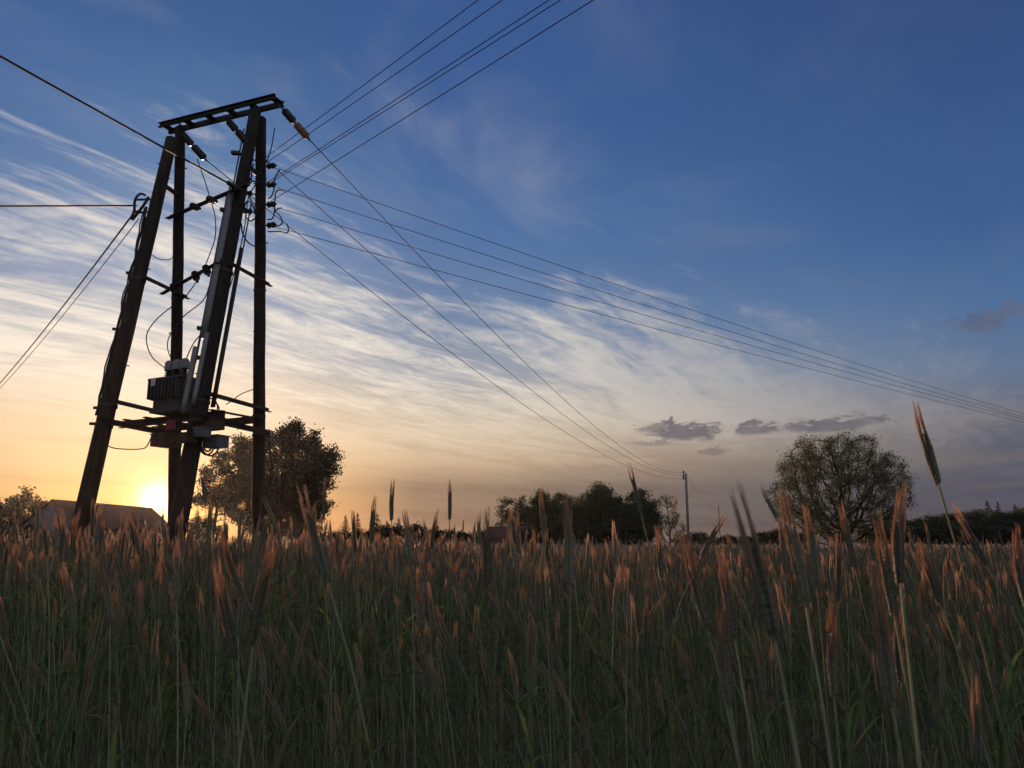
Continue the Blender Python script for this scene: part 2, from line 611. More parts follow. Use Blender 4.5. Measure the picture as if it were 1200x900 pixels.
# ------------------------------------------------------------------ the transformer pole: two A-frames, arms, braces, pipes
A1s = (gx(64, 14.85, -0.1), at(201, 163, 16.2))        # outer leaning leg
A1p = (gx(202, 17.9, -0.1), at(211, 150, 16.5))       # its upright
A2s = (gx(184, 14.45, -0.1), at(299.5, 128, 15.72))     # inner leaning leg
A2p = (gx(301.5, 17.2, -0.1), at(306, 139, 16.02))   # its upright
LEGS = (A1s, A1p, A2s, A2p)


def onleg(leg, z):
    p, q = leg
    t = (z - p.z) / (q.z - p.z)
    return p.lerp(q, t)


def legrad(leg, z):
    t = (z - leg[0].z) / (leg[1].z - leg[0].z)
    return (LEAN_R if leg in (A1s, A2s) else UP_R)[0] * (1 - t) + (LEAN_R if leg in (A1s, A2s) else UP_R)[1] * t


LEAN_R, UP_R = (0.180, 0.123), (0.140, 0.110)


ROOT = (A1s[0] + A1p[0] + A2s[0] + A2p[0]) / 4
ROOT.z = 0


def build_pole():
    rnd = random.Random(4)
    root = thing('transformer_pole', 'tall dark power pole of two A-frames joined by a crossarm, carrying a transformer', 'power pole', ROOT)
    for leg in LEGS:
        mb = MB()
        n = 14
        pts = [leg[0].lerp(leg[1], i / n) for i in range(n + 1)]
        pts = [p + Vector((rnd.uniform(-1, 1), rnd.uniform(-1, 1), 0)) * (0.008 if 0 < i < n else 0) for i, p in enumerate(pts)]
        rad = [legrad(leg, p.z) for p in pts]
        d = (leg[1] - leg[0]).normalized()
        pts.append(leg[1] + d * 0.05)
        rad.append(0.05)
        mb.tube(pts, rad, 14)
        o = part('pole', mb, M['pole'], root, smooth=True)
        # bolt ends and bands that stand out on the outline
        for z in [2.6, 3.75, 4.15, 6.85] + [rnd.uniform(4.5, 10) for _ in range(5)]:
            c = onleg(leg, z)
            b = MB()
            if z in (3.75, 4.15, 6.85):
                r = legrad(leg, z)
                b.lathe(c - d * 0.03, d, [(0, r + .004), (0, r + .012), (.06, r + .012), (.06, r + .004)], 14)
                part('band', b, M['steel'], root, parent=o)
            else:
                s = Vector((rnd.choice((-1, 1)), rnd.uniform(-.5, .5), 0)).normalized()
                b.tube([c, c + s * (legrad(leg, z) + .05)], .012, 6)
                part('bolt', b, M['steel'], root, parent=o)
    # ladder crossarm at the top: two channels front and back with spacer plates
    zc = (at(211, 146, 16.5).z + at(299.5, 124, 15.72).z) / 2
    d = (Vector((A2s[1].x, A2s[1].y, 0)) - Vector((A1p[1].x, A1p[1].y, 0))).normalized()
    s = Vector((d.y, -d.x, 0))
    c1 = Vector((A1p[1].x, A1p[1].y, zc))
    L0, L1 = 0.48, (Vector((A2s[1].x, A2s[1].y, 0)) - Vector((A1p[1].x, A1p[1].y, 0))).length + 0.62
    e0, e1 = c1 - d * L0, c1 + d * L1
    mb = MB()
    for k in (-1, 1):
        mb.channel(e0 + s * .13 * k, e1 + s * .13 * k, .05, .115, .012, side=k)
    ca = part('crossarm', mb, M['steel'], root)
    for k in range(6):
        m2 = MB()
        c = e0.lerp(e1, 0.03 + 0.94 * k / 5)
        m2.box(c + Vector((0, 0, .02)), d * .09, s * .122, Vector((0, 0, .006)))
        part('spacer_plate', m2, M['steel'], root, parent=ca)
    for c in (c1, Vector((A2s[1].x, A2s[1].y, zc))):
        m2 = MB()
        m2.tube([c - s * .2, c + s * .2], .014, 6)
        m2.tube([c + s * .02 + Vector((0, 0, -.05)), c + s * .02 + Vector((0, 0, .17))], .018, 6)
        part('bolt', m2, M['steel'], root, parent=ca)
    root['_arm'] = [*e0, *e1]
    # braces inside each A-frame
    for s_, p_, zs in ((A1s, A1p, (4.18, 6.85, 9.15)), (A2s, A2p, (4.25, 6.95, 9.35))):
        for z in zs:
            a, b = onleg(s_, z), onleg(p_, z)
            dd = (b - a).normalized()
            ov = 0.10 if z < 9 else 0.02
            m2 = MB()
            nrm = Vector((dd.y, -dd.x, 0)) * .17
            if z > 9:
                m2.tube([a, b], .055, 8)
            else:
                m2.angle(a - dd * ov + nrm, b + dd * ov + nrm, .085, .01)
            part('brace', m2, M['steel'], root)
    # heavier beams that carry the platform
    beams = []
    for s_, p_ in ((A1s, A1p), (A2s, A2p)):
        a, b = onleg(s_, 3.80), onleg(p_, 3.80)
        dd = (b - a).normalized()
        nrm = Vector((dd.y, -dd.x, 0)) * .19
        m2 = MB()
        m2.channel(a - dd * .36 + nrm, b + dd * .12 + nrm, .06, .105, .012)
        part('platform_beam', m2, M['steel'], root)
        beams.append((a, b))
    # transformer platform: two channels across from frame to frame
    pl = MB()
    a0 = beams[0][0].lerp(beams[0][1], .62)
    b0 = beams[1][0].lerp(beams[1][1], .38)
    dd = (b0 - a0)
    dd.z = 0
    dd.normalize()
    ss = Vector((dd.y, -dd.x, 0))
    for k in (-1, 1):
        o = ss * (.36 * k) + Vector((0, 0, .13))
        pl.channel(a0 - dd * .45 + o, b0 + dd * .45 + o, .07, .14, .012, side=k)
    for k in range(5):
        c = (a0 - dd * .2).lerp(b0 + dd * .2, k / 4) + Vector((0, 0, .215))
        pl.box(c, dd * .05, ss * .5, (0, 0, .012))
    part('platform', pl, M['rust'], root)
    root['_plat'] = [*a0, *b0]
    # arm for the high-voltage leads: upright to inner leg, and a shorter lower arm
    up0, up1 = onleg(A1p, 8.60), onleg(A2s, 8.60)
    dd2 = (up1 - up0).normalized()
    s2 = Vector((dd2.y, -dd2.x, 0))
    m2 = MB()
    m2.angle(up0 + s2 * .15 - dd2 * .12, up1 + s2 * .15 + dd2 * .55, .10, .012)
    ua = part('switch_arm', m2, M['steel'], root)
    lo0, lo1 = onleg(A1p, 6.98), onleg(A2s, 6.98)
    dd3 = (lo1 - lo0).normalized()
    s3 = Vector((dd3.y, -dd3.x, 0))
    m2 = MB()
    m2.angle(lo0 + s3 * .16 - dd3 * .38, lo1 + s3 * .16 + dd3 * .1, .09, .012)
    la = part('arrester_arm', m2, M['steel'], root)
    # sheds hanging from the arms
    shed = [(0, .03), (.03, .035)]
    for k in range(4):
        shed += [(.05 + k * .055, .075), (.06 + k * .055, .075), (.085 + k * .055, .035)]
    shed += [(.30, .03), (.34, .03)]
    spots = []
    for t in (.45, .72, 1.12):
        c = up0.lerp(up1, t) + s2 * .24 + Vector((0, 0, -.02))
        m3 = MB()
        dv = (dd2 * .6 + Vector((0, 0, -.28)))
        m3.lathe(c - dv * .25, dv, [(q * 1.15, r) for q, r in shed], 10)
        part('insulator', m3, M['porcelain'], root, smooth=False, parent=ua)
        spots.append(c + dv * .25)
    for t in (.16, .62, .84):
        c = lo0.lerp(lo1, t) + s3 * .25
        m3 = MB()
        dv = Vector((dd3.x * .45, dd3.y * .45, -.55))
        m3.lathe(c - dv * .1, dv, shed, 10)
        part('arrester', m3, M['porcelain'], root, parent=la)
    root['_leads'] = [q for c in spots for q in c]
    # low-voltage bobbin insulators on both sides of the right-hand upright
    for side, ys in ((1, (196, 218, 241, 265)), (-1, (189, 214, 229, 250))):
        for yy in ys:
            c = at(305, yy, 16.08)
            o = Vector((side, -.25 if side > 0 else -.5, 0)).normalized()
            m3 = MB()
            m3.tube([c, c + o * .40], .016, 6)
            br = part('bracket', m3, M['steel'], root)
            m4 = MB()
            m4.lathe(c + o * .17, o, [(0, .04), (.02, .065), (.06, .065), (.075, .045), (.10, .045), (.115, .065), (.17, .06), (.19, .035)], 10)
            part('insulator', m4, M['porcelain'], root, parent=br)
    # pipes down the inner leg
    ax = (A2s[1] - A2s[0]).normalized()
    lft = ax.cross(Vector((0, 1, 0))).normalized() * -1
    if lft.x > 0:
        lft = -lft
    fr = Vector((0, -1, 0))

    def along(z0, z1, off_l, off_f, r, m, nm, n=10):
        b = MB()
        pts = [onleg(A2s, z0 + (z1 - z0) * i / 6) + lft * off_l + fr * off_f for i in range(7)]
        b.tube(pts, r, n)
        return part(nm, b, m, root, smooth=True)
    along(8.75, 5.4, .13, .10, .075, M['galv'], 'conduit')
    along(5.5, 4.05, .06, .17, .048, M['galv'], 'conduit')
    along(5.2, 3.9, .235, .14, .055, M['galv'], 'conduit')
    along(8.6, 4.9, .225, .06, .022, M['cable'], 'cable_run', 6)
    along(10.2, 7.6, .16, .02, .014, M['cable'], 'cable_run', 6)
    along(7.4, 4.05, -.235, .02, .030, M['cable'], 'cable_run', 6)
    along(8.4, 4.05, -.29, .04, .014, M['cable'], 'cable_run', 6)
    for z in (9.55, 8.2, 5.6, 5.0, 4.3):
        c = onleg(A2s, z) + lft * .20 + fr * .1
        b = MB()
        b.box(c, lft * .09, fr * .05, ax * .035)
        part('clamp', b, M['steel'], root)
    # cable with clips down the outside of the left leg
    b = MB()
    pts = []
    for i in range(24):
        z = 8.55 - (8.55 - 3.95) * i / 23
        pts.append(onleg(A1s, z) + Vector((-.17 - .035 * math.sin(i * 1.9) * (i % 3 == 0), -.04, 0)))
    b.tube(pts, .026, 6)
    part('cable_run', b, M['cable'], root, smooth=True)
    b = MB()
    b.tube([p + Vector((-.05 - .02 * math.sin(i * .8), .03, 0)) for i, p in enumerate(pts)], .014, 6)
    part('cable_run', b, M['cable'], root, smooth=True)
    for z in (7.0, 5.75, 4.1, 3.78):
        c = onleg(A1s, z) + Vector((-.20, -.04, 0))
        b = MB()
        b.box(c, (.06, 0, 0), (0, .03, 0), (0, 0, .025))
        part('clamp', b, M['steel'], root)
    # bracket with fittings on the left leg where three bundles end
    c = at(166, 236, 16.0)
    b = MB()
    b.tube([onleg(A1s, c.z + .05), c + Vector((-.12, -.02, .03))], .022, 6)
    b.tube([onleg(A1s, c.z - .25), c + Vector((-.15, -.02, -.28))], .02, 6)
    b.tube([c + Vector((-.12, -.02, .03)), c + Vector((-.15, -.02, -.28))], .018, 6)
    part('bracket', b, M['steel'], root)
    # cabinets and boxes under the platform
    for (px, py, Yd, w, h, dpt, m, nm) in ((195, 517, 15.2, .20, .11, .2, 'rust', 'junction_box'), (237, 507.5, 14.6, .10, .08, .12, 'cabinet', 'junction_box'),
                                           (253, 518.5, 14.9, .19, .105, .14, 'cabinet', 'junction_box'), (220, 514, 14.6, .13, .08, .12, 'rust', 'terminal_box'),
                                           (247, 498, 14.9, .20, .09, .16, 'rust', 'terminal_box')):
        c = at(px, py, Yd)
        b = MB()
        yw = dd * 1.0
        b.box(c, dd * w, ss * dpt, (0, 0, h))
        b.box(c + Vector((0, 0, h + .012)), dd * (w + .02), ss * (dpt + .02), (0, 0, .01))
        part(nm, b, M[m], root)
    b = MB()
    b.box(at(200, 497.5, 14.95), dd * .13, ss * .006, (0, 0, .085))
    part('warning_plate', b, M['red'], root, label='red warning plate under the tank')
    return root


POLE = build_pole()


def build_transformer():
    a0, b0 = Vector(POLE['_plat'][:3]), Vector(POLE['_plat'][3:])
    dd = (b0 - a0)
    dd.z = 0
    dd.normalize()
    ss = Vector((dd.y, -dd.x, 0))
    c = at(203.5, 498, 15.75)
    c.z = a0.z + .245
    root = thing('transformer', 'grey finned distribution transformer with three capped bushings on the pole platform', 'transformer', c)
    U = Vector((0, 0, 1))
    b = MB()
    b.box(c + U * .34, dd * .36, ss * .24, U * .32)
    b.box(c + U * .68, dd * .47, ss * .33, U * .018)
    b.box(c + U * .02, dd * .40, ss * .28, U * .02)
    part('tank', b, M['tank'], root)
    for side in (-1, 1):
        for k in range(9):
            t = -.40 + .8 * k / 8
            f = MB()
            f.box(c + U * .46 + dd * t + ss * (.245 * side + .055 * side), dd * .012, ss * .06, U * .19)
            part('cooling_fin', f, M['tank'], root)
        for k in range(5):
            t = -.2 + .4 * k / 4
            f = MB()
            f.box(c + U * .46 + ss * t + dd * (.365 * side + .05 * side), ss * .012, dd * .055, U * .19)
            part('cooling_fin', f, M['tank'], root)
    for k in (-1, 0, 1):
        p = c + U * .70 + dd * (.235 * k) + ss * .04
        i_ = MB()
        prof = [(0, .05), (.02, .05)]
        for q in range(4):
            prof += [(.03 + q * .045, .035), (.05 + q * .045, .08), (.058 + q * .045, .08), (.07 + q * .045, .035)]
        prof += [(.24, .03)]
        i_.lathe(p, U, prof, 12)
        bu = part('bushing', i_, M['porcelain'], root)
        g = MB()
        g.lathe(p + U * .20, U, [(0, .085), (.01, .088), (.16, .082), (.19, .06), (.21, .03)], 12)
        part('cap', g, M['cap'], root, parent=bu, smooth=False)
    g = MB()
    g.box(c + U * .60 - dd * .24 + ss * .372, dd * .065, ss * .004, U * .07)
    part('rating_plate', g, M['plate'], root)
    g = MB()
    g.lathe(c + U * .69 + dd * .1 - ss * .18, U, [(0, .06), (.12, .06), (.15, .03)], 10)
    part('filler_cap', g, M['tank'], root)
    return c, dd, ss


TC, TDD, TSS = build_transformer()


# ------------------------------------------------------------------ insulator strings and wires
def wire(name, pts, r, label, cat='power line', group=None, m='wire', n=5):
    b = MB()
    b.tube(pts, r, n)
    return solo(name, b, M[m], label, cat, group, smooth=True, loc=pts[0])


def build_lines():
    e0, e1 = Vector(POLE['_arm'][:3]), Vector(POLE['_arm'][3:])
    far = at(803, 556, 92.0)
    farpts = (at(801.0, 553.5, 92.0), at(801.0, 557.5, 92.0), at(801.0, 560.5, 92.0))
    specs = ((0.115, at(241, 187, 15.95), 'left'), (0.535, at(289.5, 167, 15.5), 'middle'), (0.985, at(362, 163, 14.95), 'right'))
    words = {'left': 'below the left end of the crossarm', 'middle': 'below the middle of the crossarm', 'right': 'with an amber tip below the right end of the crossarm'}
    wl = {'left': 'lowest of the three high-voltage wires running to the far slim pole', 'middle': 'middle one of the three high-voltage wires running to the far slim pole',
          'right': 'uppermost of the three high-voltage wires, from the amber insulator to the far slim pole'}
    ends = []
    for i, (t, tip, nm) in enumerate(specs):
        a = e0.lerp(e1, t) - Vector((0, 0, .05))
        d = (tip - a)
        L = d.length
        d.normalize()
        root = thing('strain_insulator', 'dark two-piece strain insulator ' + words[nm], 'insulator', a, 'strain insulators under the crossarm')
        b = MB()
        b.tube([a, a + d * (L * .22)], .012, 6)
        for q in range(3):
            b.lathe(a + d * (L * (.03 + .06 * q)), d, [(0, .01), (.01, .028), (.04, .028), (.05, .01)], 8)
        part('shackle', b, M['steel'], root)
        for q, (s0, s1) in enumerate(((.22, .55), (.60, .97))):
            b = MB()
            ln = L * (s1 - s0)
            prof = [(0, .02), (.03, .045)]
            ns = 5
            for k in range(ns):
                x0 = .04 + (ln - .08) * k / ns
                st = (ln - .08) / ns
                prof += [(x0, .05), (x0 + st * .3, .082), (x0 + st * .5, .082), (x0 + st * .95, .05)]
            prof += [(ln - .03, .045), (ln, .018)]
            b.lathe(a + d * (L * s0), d, prof, 12)
            amber = nm == 'right' and q == 1
            part('insulator_body', b, M['amber' if amber else 'porcelain'], root, label='amber glazed lower insulator body' if amber else None)
        b = MB()
        b.tube([a + d * (L * .55), a + d * (L * .60)], .02, 6)
        part('link', b, M['steel'], root)
        b = MB()
        b.tube([a + d * (L * .96), a + d * (L * 1.03)], .022, 6)
        part('clamp', b, M['steel'], root)
        wire('overhead_wire', sag_pts(tip, farpts[2 - i], (2.0, 1.85, 2.0)[i], 60), .0105, wl[nm], group='high-voltage wires to the far pole')
        ends.append(tip)
    # leads down from the strings to the transformer
    U = Vector((0, 0, 1))
    caps = [TC + U * .90 + TDD * (.235 * k) + TSS * .04 for k in (-1, 0, 1)]
    lead = [
        ([at(231, 186, 16.0), at(240, 212, 16.05), at(247, 235, 16.1), at(252, 254, 16.1), at(252.5, 275, 16.0), at(248, 292, 16.0), at(236, 320, 15.9), at(217, 348, 15.9), at(199, 361, 15.9),
          at(181, 377, 15.85), at(171.5, 395, 15.85), at(178, 418, 15.8), caps[0]], 'curved lead from the left insulator string down to the left bushing'),
        ([at(285, 172, 15.2), at(279, 205, 15.25), at(272, 240, 15.3), at(262, 290, 15.4), at(247, 330, 15.6), at(238, 352, 15.7), at(215, 371, 15.75), at(200, 391, 15.75), at(196.5, 409, 15.7), caps[1]],
         'curved lead from the middle insulator string down to the middle bushing'),
        ([at(322, 150, 15.0), at(316, 180, 15.0), at(300, 215, 15.05), at(291, 232, 15.15), at(285, 275, 15.2), at(268, 340, 15.25), at(243, 382, 15.4), at(227, 402, 15.5), at(218, 422, 15.6), caps[2]],
         'curved lead beside the inner leg, down to the right bushing'),
    ]
    for pts, lb in lead:
        wire('lead_wire', spline(pts, 6), .011, lb, 'wire', 'leads from the insulators to the transformer', 'cable', 6)
    # four low-voltage wires to the right
    for i, (y0, y1) in enumerate(((197.5, 485), (220.5, 489), (243.5, 491.5), (267, 495))):
        a = at(326, y0, 15.95)
        e = at(1500, 547 + 3 * i, 80.0)
        lo_, hi_ = -.5, 4.0
        for _ in range(30):
            sg = (lo_ + hi_) / 2
            ok = False
            P = [proj(c) for c in sag_pts(a, e, sg, 80)]
            for u, v in zip(P, P[1:]):
                if u[0] <= 1200 <= v[0]:
                    ok = u[1] + (v[1] - u[1]) * (1200 - u[0]) / (v[0] - u[0]) < y1
            lo_, hi_ = (sg, hi_) if ok else (lo_, sg)
        nth = ('uppermost', 'second highest', 'second lowest', 'lowest')[i]
        wire('overhead_wire', sag_pts(a, e, sg, 60), .0075, nth + ' of the four low-voltage wires running off to the right', group='low-voltage wires to the right')
    # five wires passing overhead to the upper right
    for i, (y0, xt) in enumerate(((183, 555), (190, 583), (213.5, 637), (216, 650), (238, 688))):
        a = at(309, y0 + 3, 15.95)
        h = a.z - .05
        # where the ray through the top edge reaches that height
        v = at(xt, 0, 1.0)
        k = (h - CZ) / (v.z - CZ)
        q = Vector((v.x * k, v.y * k, h))
        e = a + (q - a) * 2.6
        nth = ('leftmost', 'second from left', 'third from left', 'fourth from left', 'rightmost')[i]
        wire('overhead_wire', sag_pts(a, e, .06, 40), .0075, nth + ' of the five wires crossing the top edge of the picture', group='wires passing overhead to the upper right')
    # bundles to the left
    a = at(272, 217, 15.05)
    v = at(0, 62, 1.0)
    h = a.z + .1
    k = (h - CZ) / (v.z - CZ)
    q = Vector((v.x * k, v.y * k, h))
    wire('overhead_cable', sag_pts(a, a + (q - a) * 2.2, .05, 40), .019, 'thick black cable from the inner leg to the upper left edge', m='cable', n=6)
    b = MB()
    b.lathe(at(266, 213, 15.05), a - at(266, 213, 15.05), [(0, .02), (.03, .05), (.12, .05), (.16, .02)], 8)
    solo('cable_clamp', b, M['steel'], 'dead-end clamp of the thick cable beside the inner leg', 'clamp', loc=a)
    wire('overhead_cable', sag_pts(at(160, 241, 16.0), at(0, 237.5, 16.0) + Vector((-22, 0, .2)), .1, 40), .019, 'level black cable from the left leg to the left edge', m='cable', n=6)
    for i, (x0, y0, py, lb, r) in enumerate(((152, 256, 449, 'thicker of two black cables sloping down to the left edge', .020), (163, 256, 455, 'thinner of two black cables sloping down to the left edge', .011))):
        a = at(x0, y0, 16.0)
        q = at(0, py, 29.5)
        e = a + (q - a) * 2.0
        e.z = q.z + .1
        t = .5
        sg = ((a.z + e.z) / 2 - q.z)
        wire('overhead_cable', sag_pts(a, e, sg, 40), r, lb, m='cable', n=6)
    # hanging loop and fittings at the left leg
    wire('cable_loop', spline([at(171, 229, 16.0), at(165, 227, 15.95), at(160, 231, 15.9), at(157.5, 238, 15.9), at(157.5, 247, 15.9), at(152.5, 257, 15.9)], 6), .026,
         'short thick black loop beside the left leg', 'cable', m='cable', n=8)
    wire('cable_loop', spline([at(174, 231, 16.0), at(170, 238, 15.95), at(165, 245, 15.9), at(161, 250, 15.9), at(155, 258, 15.9)], 6), .030,
         'thick black tail hanging through the left leg bracket', 'cable', m='cable', n=8)
    wire('cable_loop', spline([at(157, 249, 15.9), at(162, 247.5, 15.9), at(168, 250, 15.95), at(170, 256, 16.0), at(167, 270, 16.0)], 6), .024,
         'black cable bending over the bracket and down the left leg', 'cable', m='cable', n=8)
    # jumpers at the right-hand upright
    jum = [
        [(328, 199), (325, 203), (322, 210), (321, 222), (318, 230), (314, 233)],
        [(333, 225), (327, 223), (323, 226), (322, 240), (321, 252), (318, 257), (313, 257)],
        [(330, 243.5), (325, 245), (323, 248), (328, 253), (331, 260), (328, 264), (322, 266)],
        [(336, 262), (338, 268), (337, 272.5), (333, 273), (328, 271.5), (314, 271.5)],
    ]
    jl = ['uppermost curled jumper wire right of the upright', 'long S-shaped jumper wire right of the upright', 'small hooked jumper wire by the third insulator', 'lowest looped jumper wire right of the upright']
    for k, j in enumerate(jum):
        wire('jumper_wire', spline([at(x, y, 15.55) for x, y in j], 6), .014, jl[k], 'wire', 'jumpers at the right-hand upright', 'cable', 6)
    for k, j in enumerate(([(285, 247), (288, 238), (292, 236), (297, 243), (299, 252)], [(283, 262), (284, 272), (289, 282), (296, 288), (300, 288)], [(287, 253), (293, 259), (299, 256)],
                           [(291, 228), (295, 236), (300, 241)], [(297, 192), (295, 203), (294, 212)])):
        wire('jumper_wire', spline([at(x, y, 15.45) for x, y in j], 6), .016,
             ['arched jumper wire between inner leg and upright', 'drooping jumper wire from inner leg to upright', 'short slack jumper wire under the switch arm',
              'short jumper wire above the switch arm', 'uppermost jumper wire between the legs'][k], 'wire', 'jumpers between the right-hand legs', 'cable', 6)
    wire('slack_cable', spline([at(176.5, 298, 16.0), at(186, 303.5, 16.3), at(196, 304.5, 16.6), at(202, 302, 16.8), at(204.5, 296, 16.9)], 6), .010,
         'slack cable hanging between the left leg and its upright', 'cable', m='cable')
    wire('slack_cable', spline([at(122, 520, 15.4), at(133, 525, 15.6), at(150, 526.5, 15.7), at(166, 526, 15.8), at(172, 523, 15.8), at(177.5, 512, 15.7)], 6), .012,
         'slack black cable hanging under the left platform beam', 'cable', m='cable')
    wire('slack_cable', spline([at(265, 474, 15.2), at(274, 468, 15.6), at(282, 462, 15.9), at(297, 456, 16.4)], 6), .010,
         'thin cable from the inner leg up to the right upright', 'cable', m='cable')
    for k, (cx, cy, rx, ry) in enumerate(((247, 478, 8, 11), (251, 481, 6, 9))):
        pts = [at(cx + rx * math.cos(q), cy + ry * math.sin(q), 14.9 + .05 * k) for q in [i * .5 - 2.2 for i in range(10)]]
        wire('cable_coil', spline(pts, 4), .014, ('larger' if k == 0 else 'smaller') + ' open cable coil at the right of the inner leg', 'cable', m='cable')
    for k, (x0, x1, dp) in enumerate(((233, 252, 13), (235, 258, 14), (238, 249, 9))):
        pts = [at(x0 + (x1 - x0) * q / 6, 520 + dp * math.sin(math.pi * q / 6) ** .6, 14.75 + .04 * k) for q in range(7)]
        wire('cable_coil', spline(pts, 4), .018, ('left', 'widest', 'smallest')[k] + ' cable loop hanging below the platform boxes', 'cable', m='cable')

    # the far slim pole
    p = at(803.5, 552, 92.0)
    root = thing('utility_pole', 'slim pale utility pole standing alone beside the bare tree', 'utility pole', (p.x, p.y, 0))
    b = MB()
    b.tube([(p.x, p.y, -.1), (p.x, p.y, p.z - .4), (p.x, p.y, p.z - .3)], [.17, .13, .06], 10)
    part('post', b, M['concrete'], root, smooth=True)
    for k, q in enumerate(farpts):
        b = MB()
        b.tube([(p.x, p.y, q.z - .1), (q.x, q.y, q.z - .12), (q.x, q.y, q.z)], .05, 6)
        br = part('bracket', b, M['steel'], root)
        b = MB()
        b.lathe(q - Vector((0, 0, .12)), (0, 0, 1), [(0, .08), (.05, .12), (.1, .08), (.15, .12), (.2, .08), (.3, .06)], 8)
        part('insulator', b, M['porcelain'], root, parent=br)
    # still farther pole and the faint wires to it
    p2 = at(842, 593, 165.0)
    root2 = thing('utility_pole', 'tiny thin utility pole on the horizon right of the slim pale one', 'utility pole', (p2.x, p2.y, 0))
    b = MB()
    b.tube([(p2.x, p2.y, -.1), (p2.x, p2.y, p2.z)], [.10, .06], 8)
    part('post', b, M['pole'], root2)
    for k in range(2):
        wire('overhead_wire', sag_pts(farpts[k] + Vector((.3, 0, 0)), Vector((p2.x - .4 + .8 * k, p2.y, p2.z - .2)), 1.2, 30), .007,
             ('upper' if k == 0 else 'lower') + ' faint wire sagging between the two far poles', group='wires between the far poles')


build_lines()


# ------------------------------------------------------------------ houses
def house(label, c, ridge_dir, length, half, eave, ridge, wallm, roofm, overhang=.4, chim=None, windows=()):
    c = Vector((c[0], c[1], 0))
    root = thing('farmhouse', label, 'house', c)
    d = Vector((ridge_dir[0], ridge_dir[1], 0)).normalized()
    s = Vector((d.y, -d.x, 0))
    U = Vector((0, 0, 1))
    b = MB()
    prof = [(-half, 0), (half, 0), (half, eave), (0, ridge - .12), (-half, eave)]
    for k in (0, 1):
        for (q, z) in prof:
            b.v.append(tuple(c + d * (length * k) + s * q + U * z))
    b.face((0, 1, 2, 3, 4))
    b.face((9, 8, 7, 6, 5))
    for i in range(5):
        j = (i + 1) % 5
        b.face((j, i, i + 5, j + 5))
    part('wall', b, wallm, root)
    sl = (ridge - eave) / half
    b = MB()
    t = .16
    for sgn in (-1, 1):
        q0, z0 = 0, ridge
        q1, z1 = sgn * (half + overhang), eave - overhang * sl
        k = len(b.v)
        for L in (-overhang, length + overhang):
            for (q, z) in ((q0, z0), (q1, z1), (q1, z1 + t), (q0, z0 + t)):
                b.v.append(tuple(c + d * L + s * q + U * (z + .002 * (sgn > 0))))
        for f in ((0, 1, 2, 3), (7, 6, 5, 4), (0, 4, 5, 1), (3, 2, 6, 7), (1, 5, 6, 2)):
            b.face(k + i for i in f)
    rf = part('roof', b, roofm, root)
    if chim:
        b = MB()
        b.box(c + d * (length * chim[0]) + s * chim[1] + U * (ridge + .2), d * .3, s * .35, U * .7)
        part('chimney', b, M['brick'], root, parent=rf)
    for (q, z, w, h) in windows:
        b = MB()
        b.box(c - d * .02 + s * q + U * z, d * .04, s * w, U * h)
        wn = part('window', b, M['plate'], root)
        b = MB()
        b.box(c - d * .05 + s * q + U * z, d * .02, s * (w - .08), U * (h - .08))
        part('pane', b, M['glass'], root, parent=wn)
    return root


def build_houses():
    r0 = at(63, 585, 122.0)
    r1 = at(180, 595, 150.0)
    house('low white-gabled farmhouse with long brown roof below the setting sun', (r0.x, r0.y), (r1.x - r0.x, r1.y - r0.y), (r1 - r0).length - 1.0, 4.5, 4.5, r0.z - .16,
          M['wall'], M['roof'], .5, None, ((-1.6, 3.0, .5, .65), (1.2, 3.0, .5, .65)))
    r2 = at(617, 617.5, 100.0)
    r3 = at(575, 617.5, 104.0)
    house('small house with dark red roof left of the central tree clump', (r2.x, r2.y), (r3.x - r2.x, r3.y - r2.y), (r3 - r2).length, 2.6, 1.5, r2.z, M['wall_b'], M['roof_red'], .3, None, ())


build_houses()


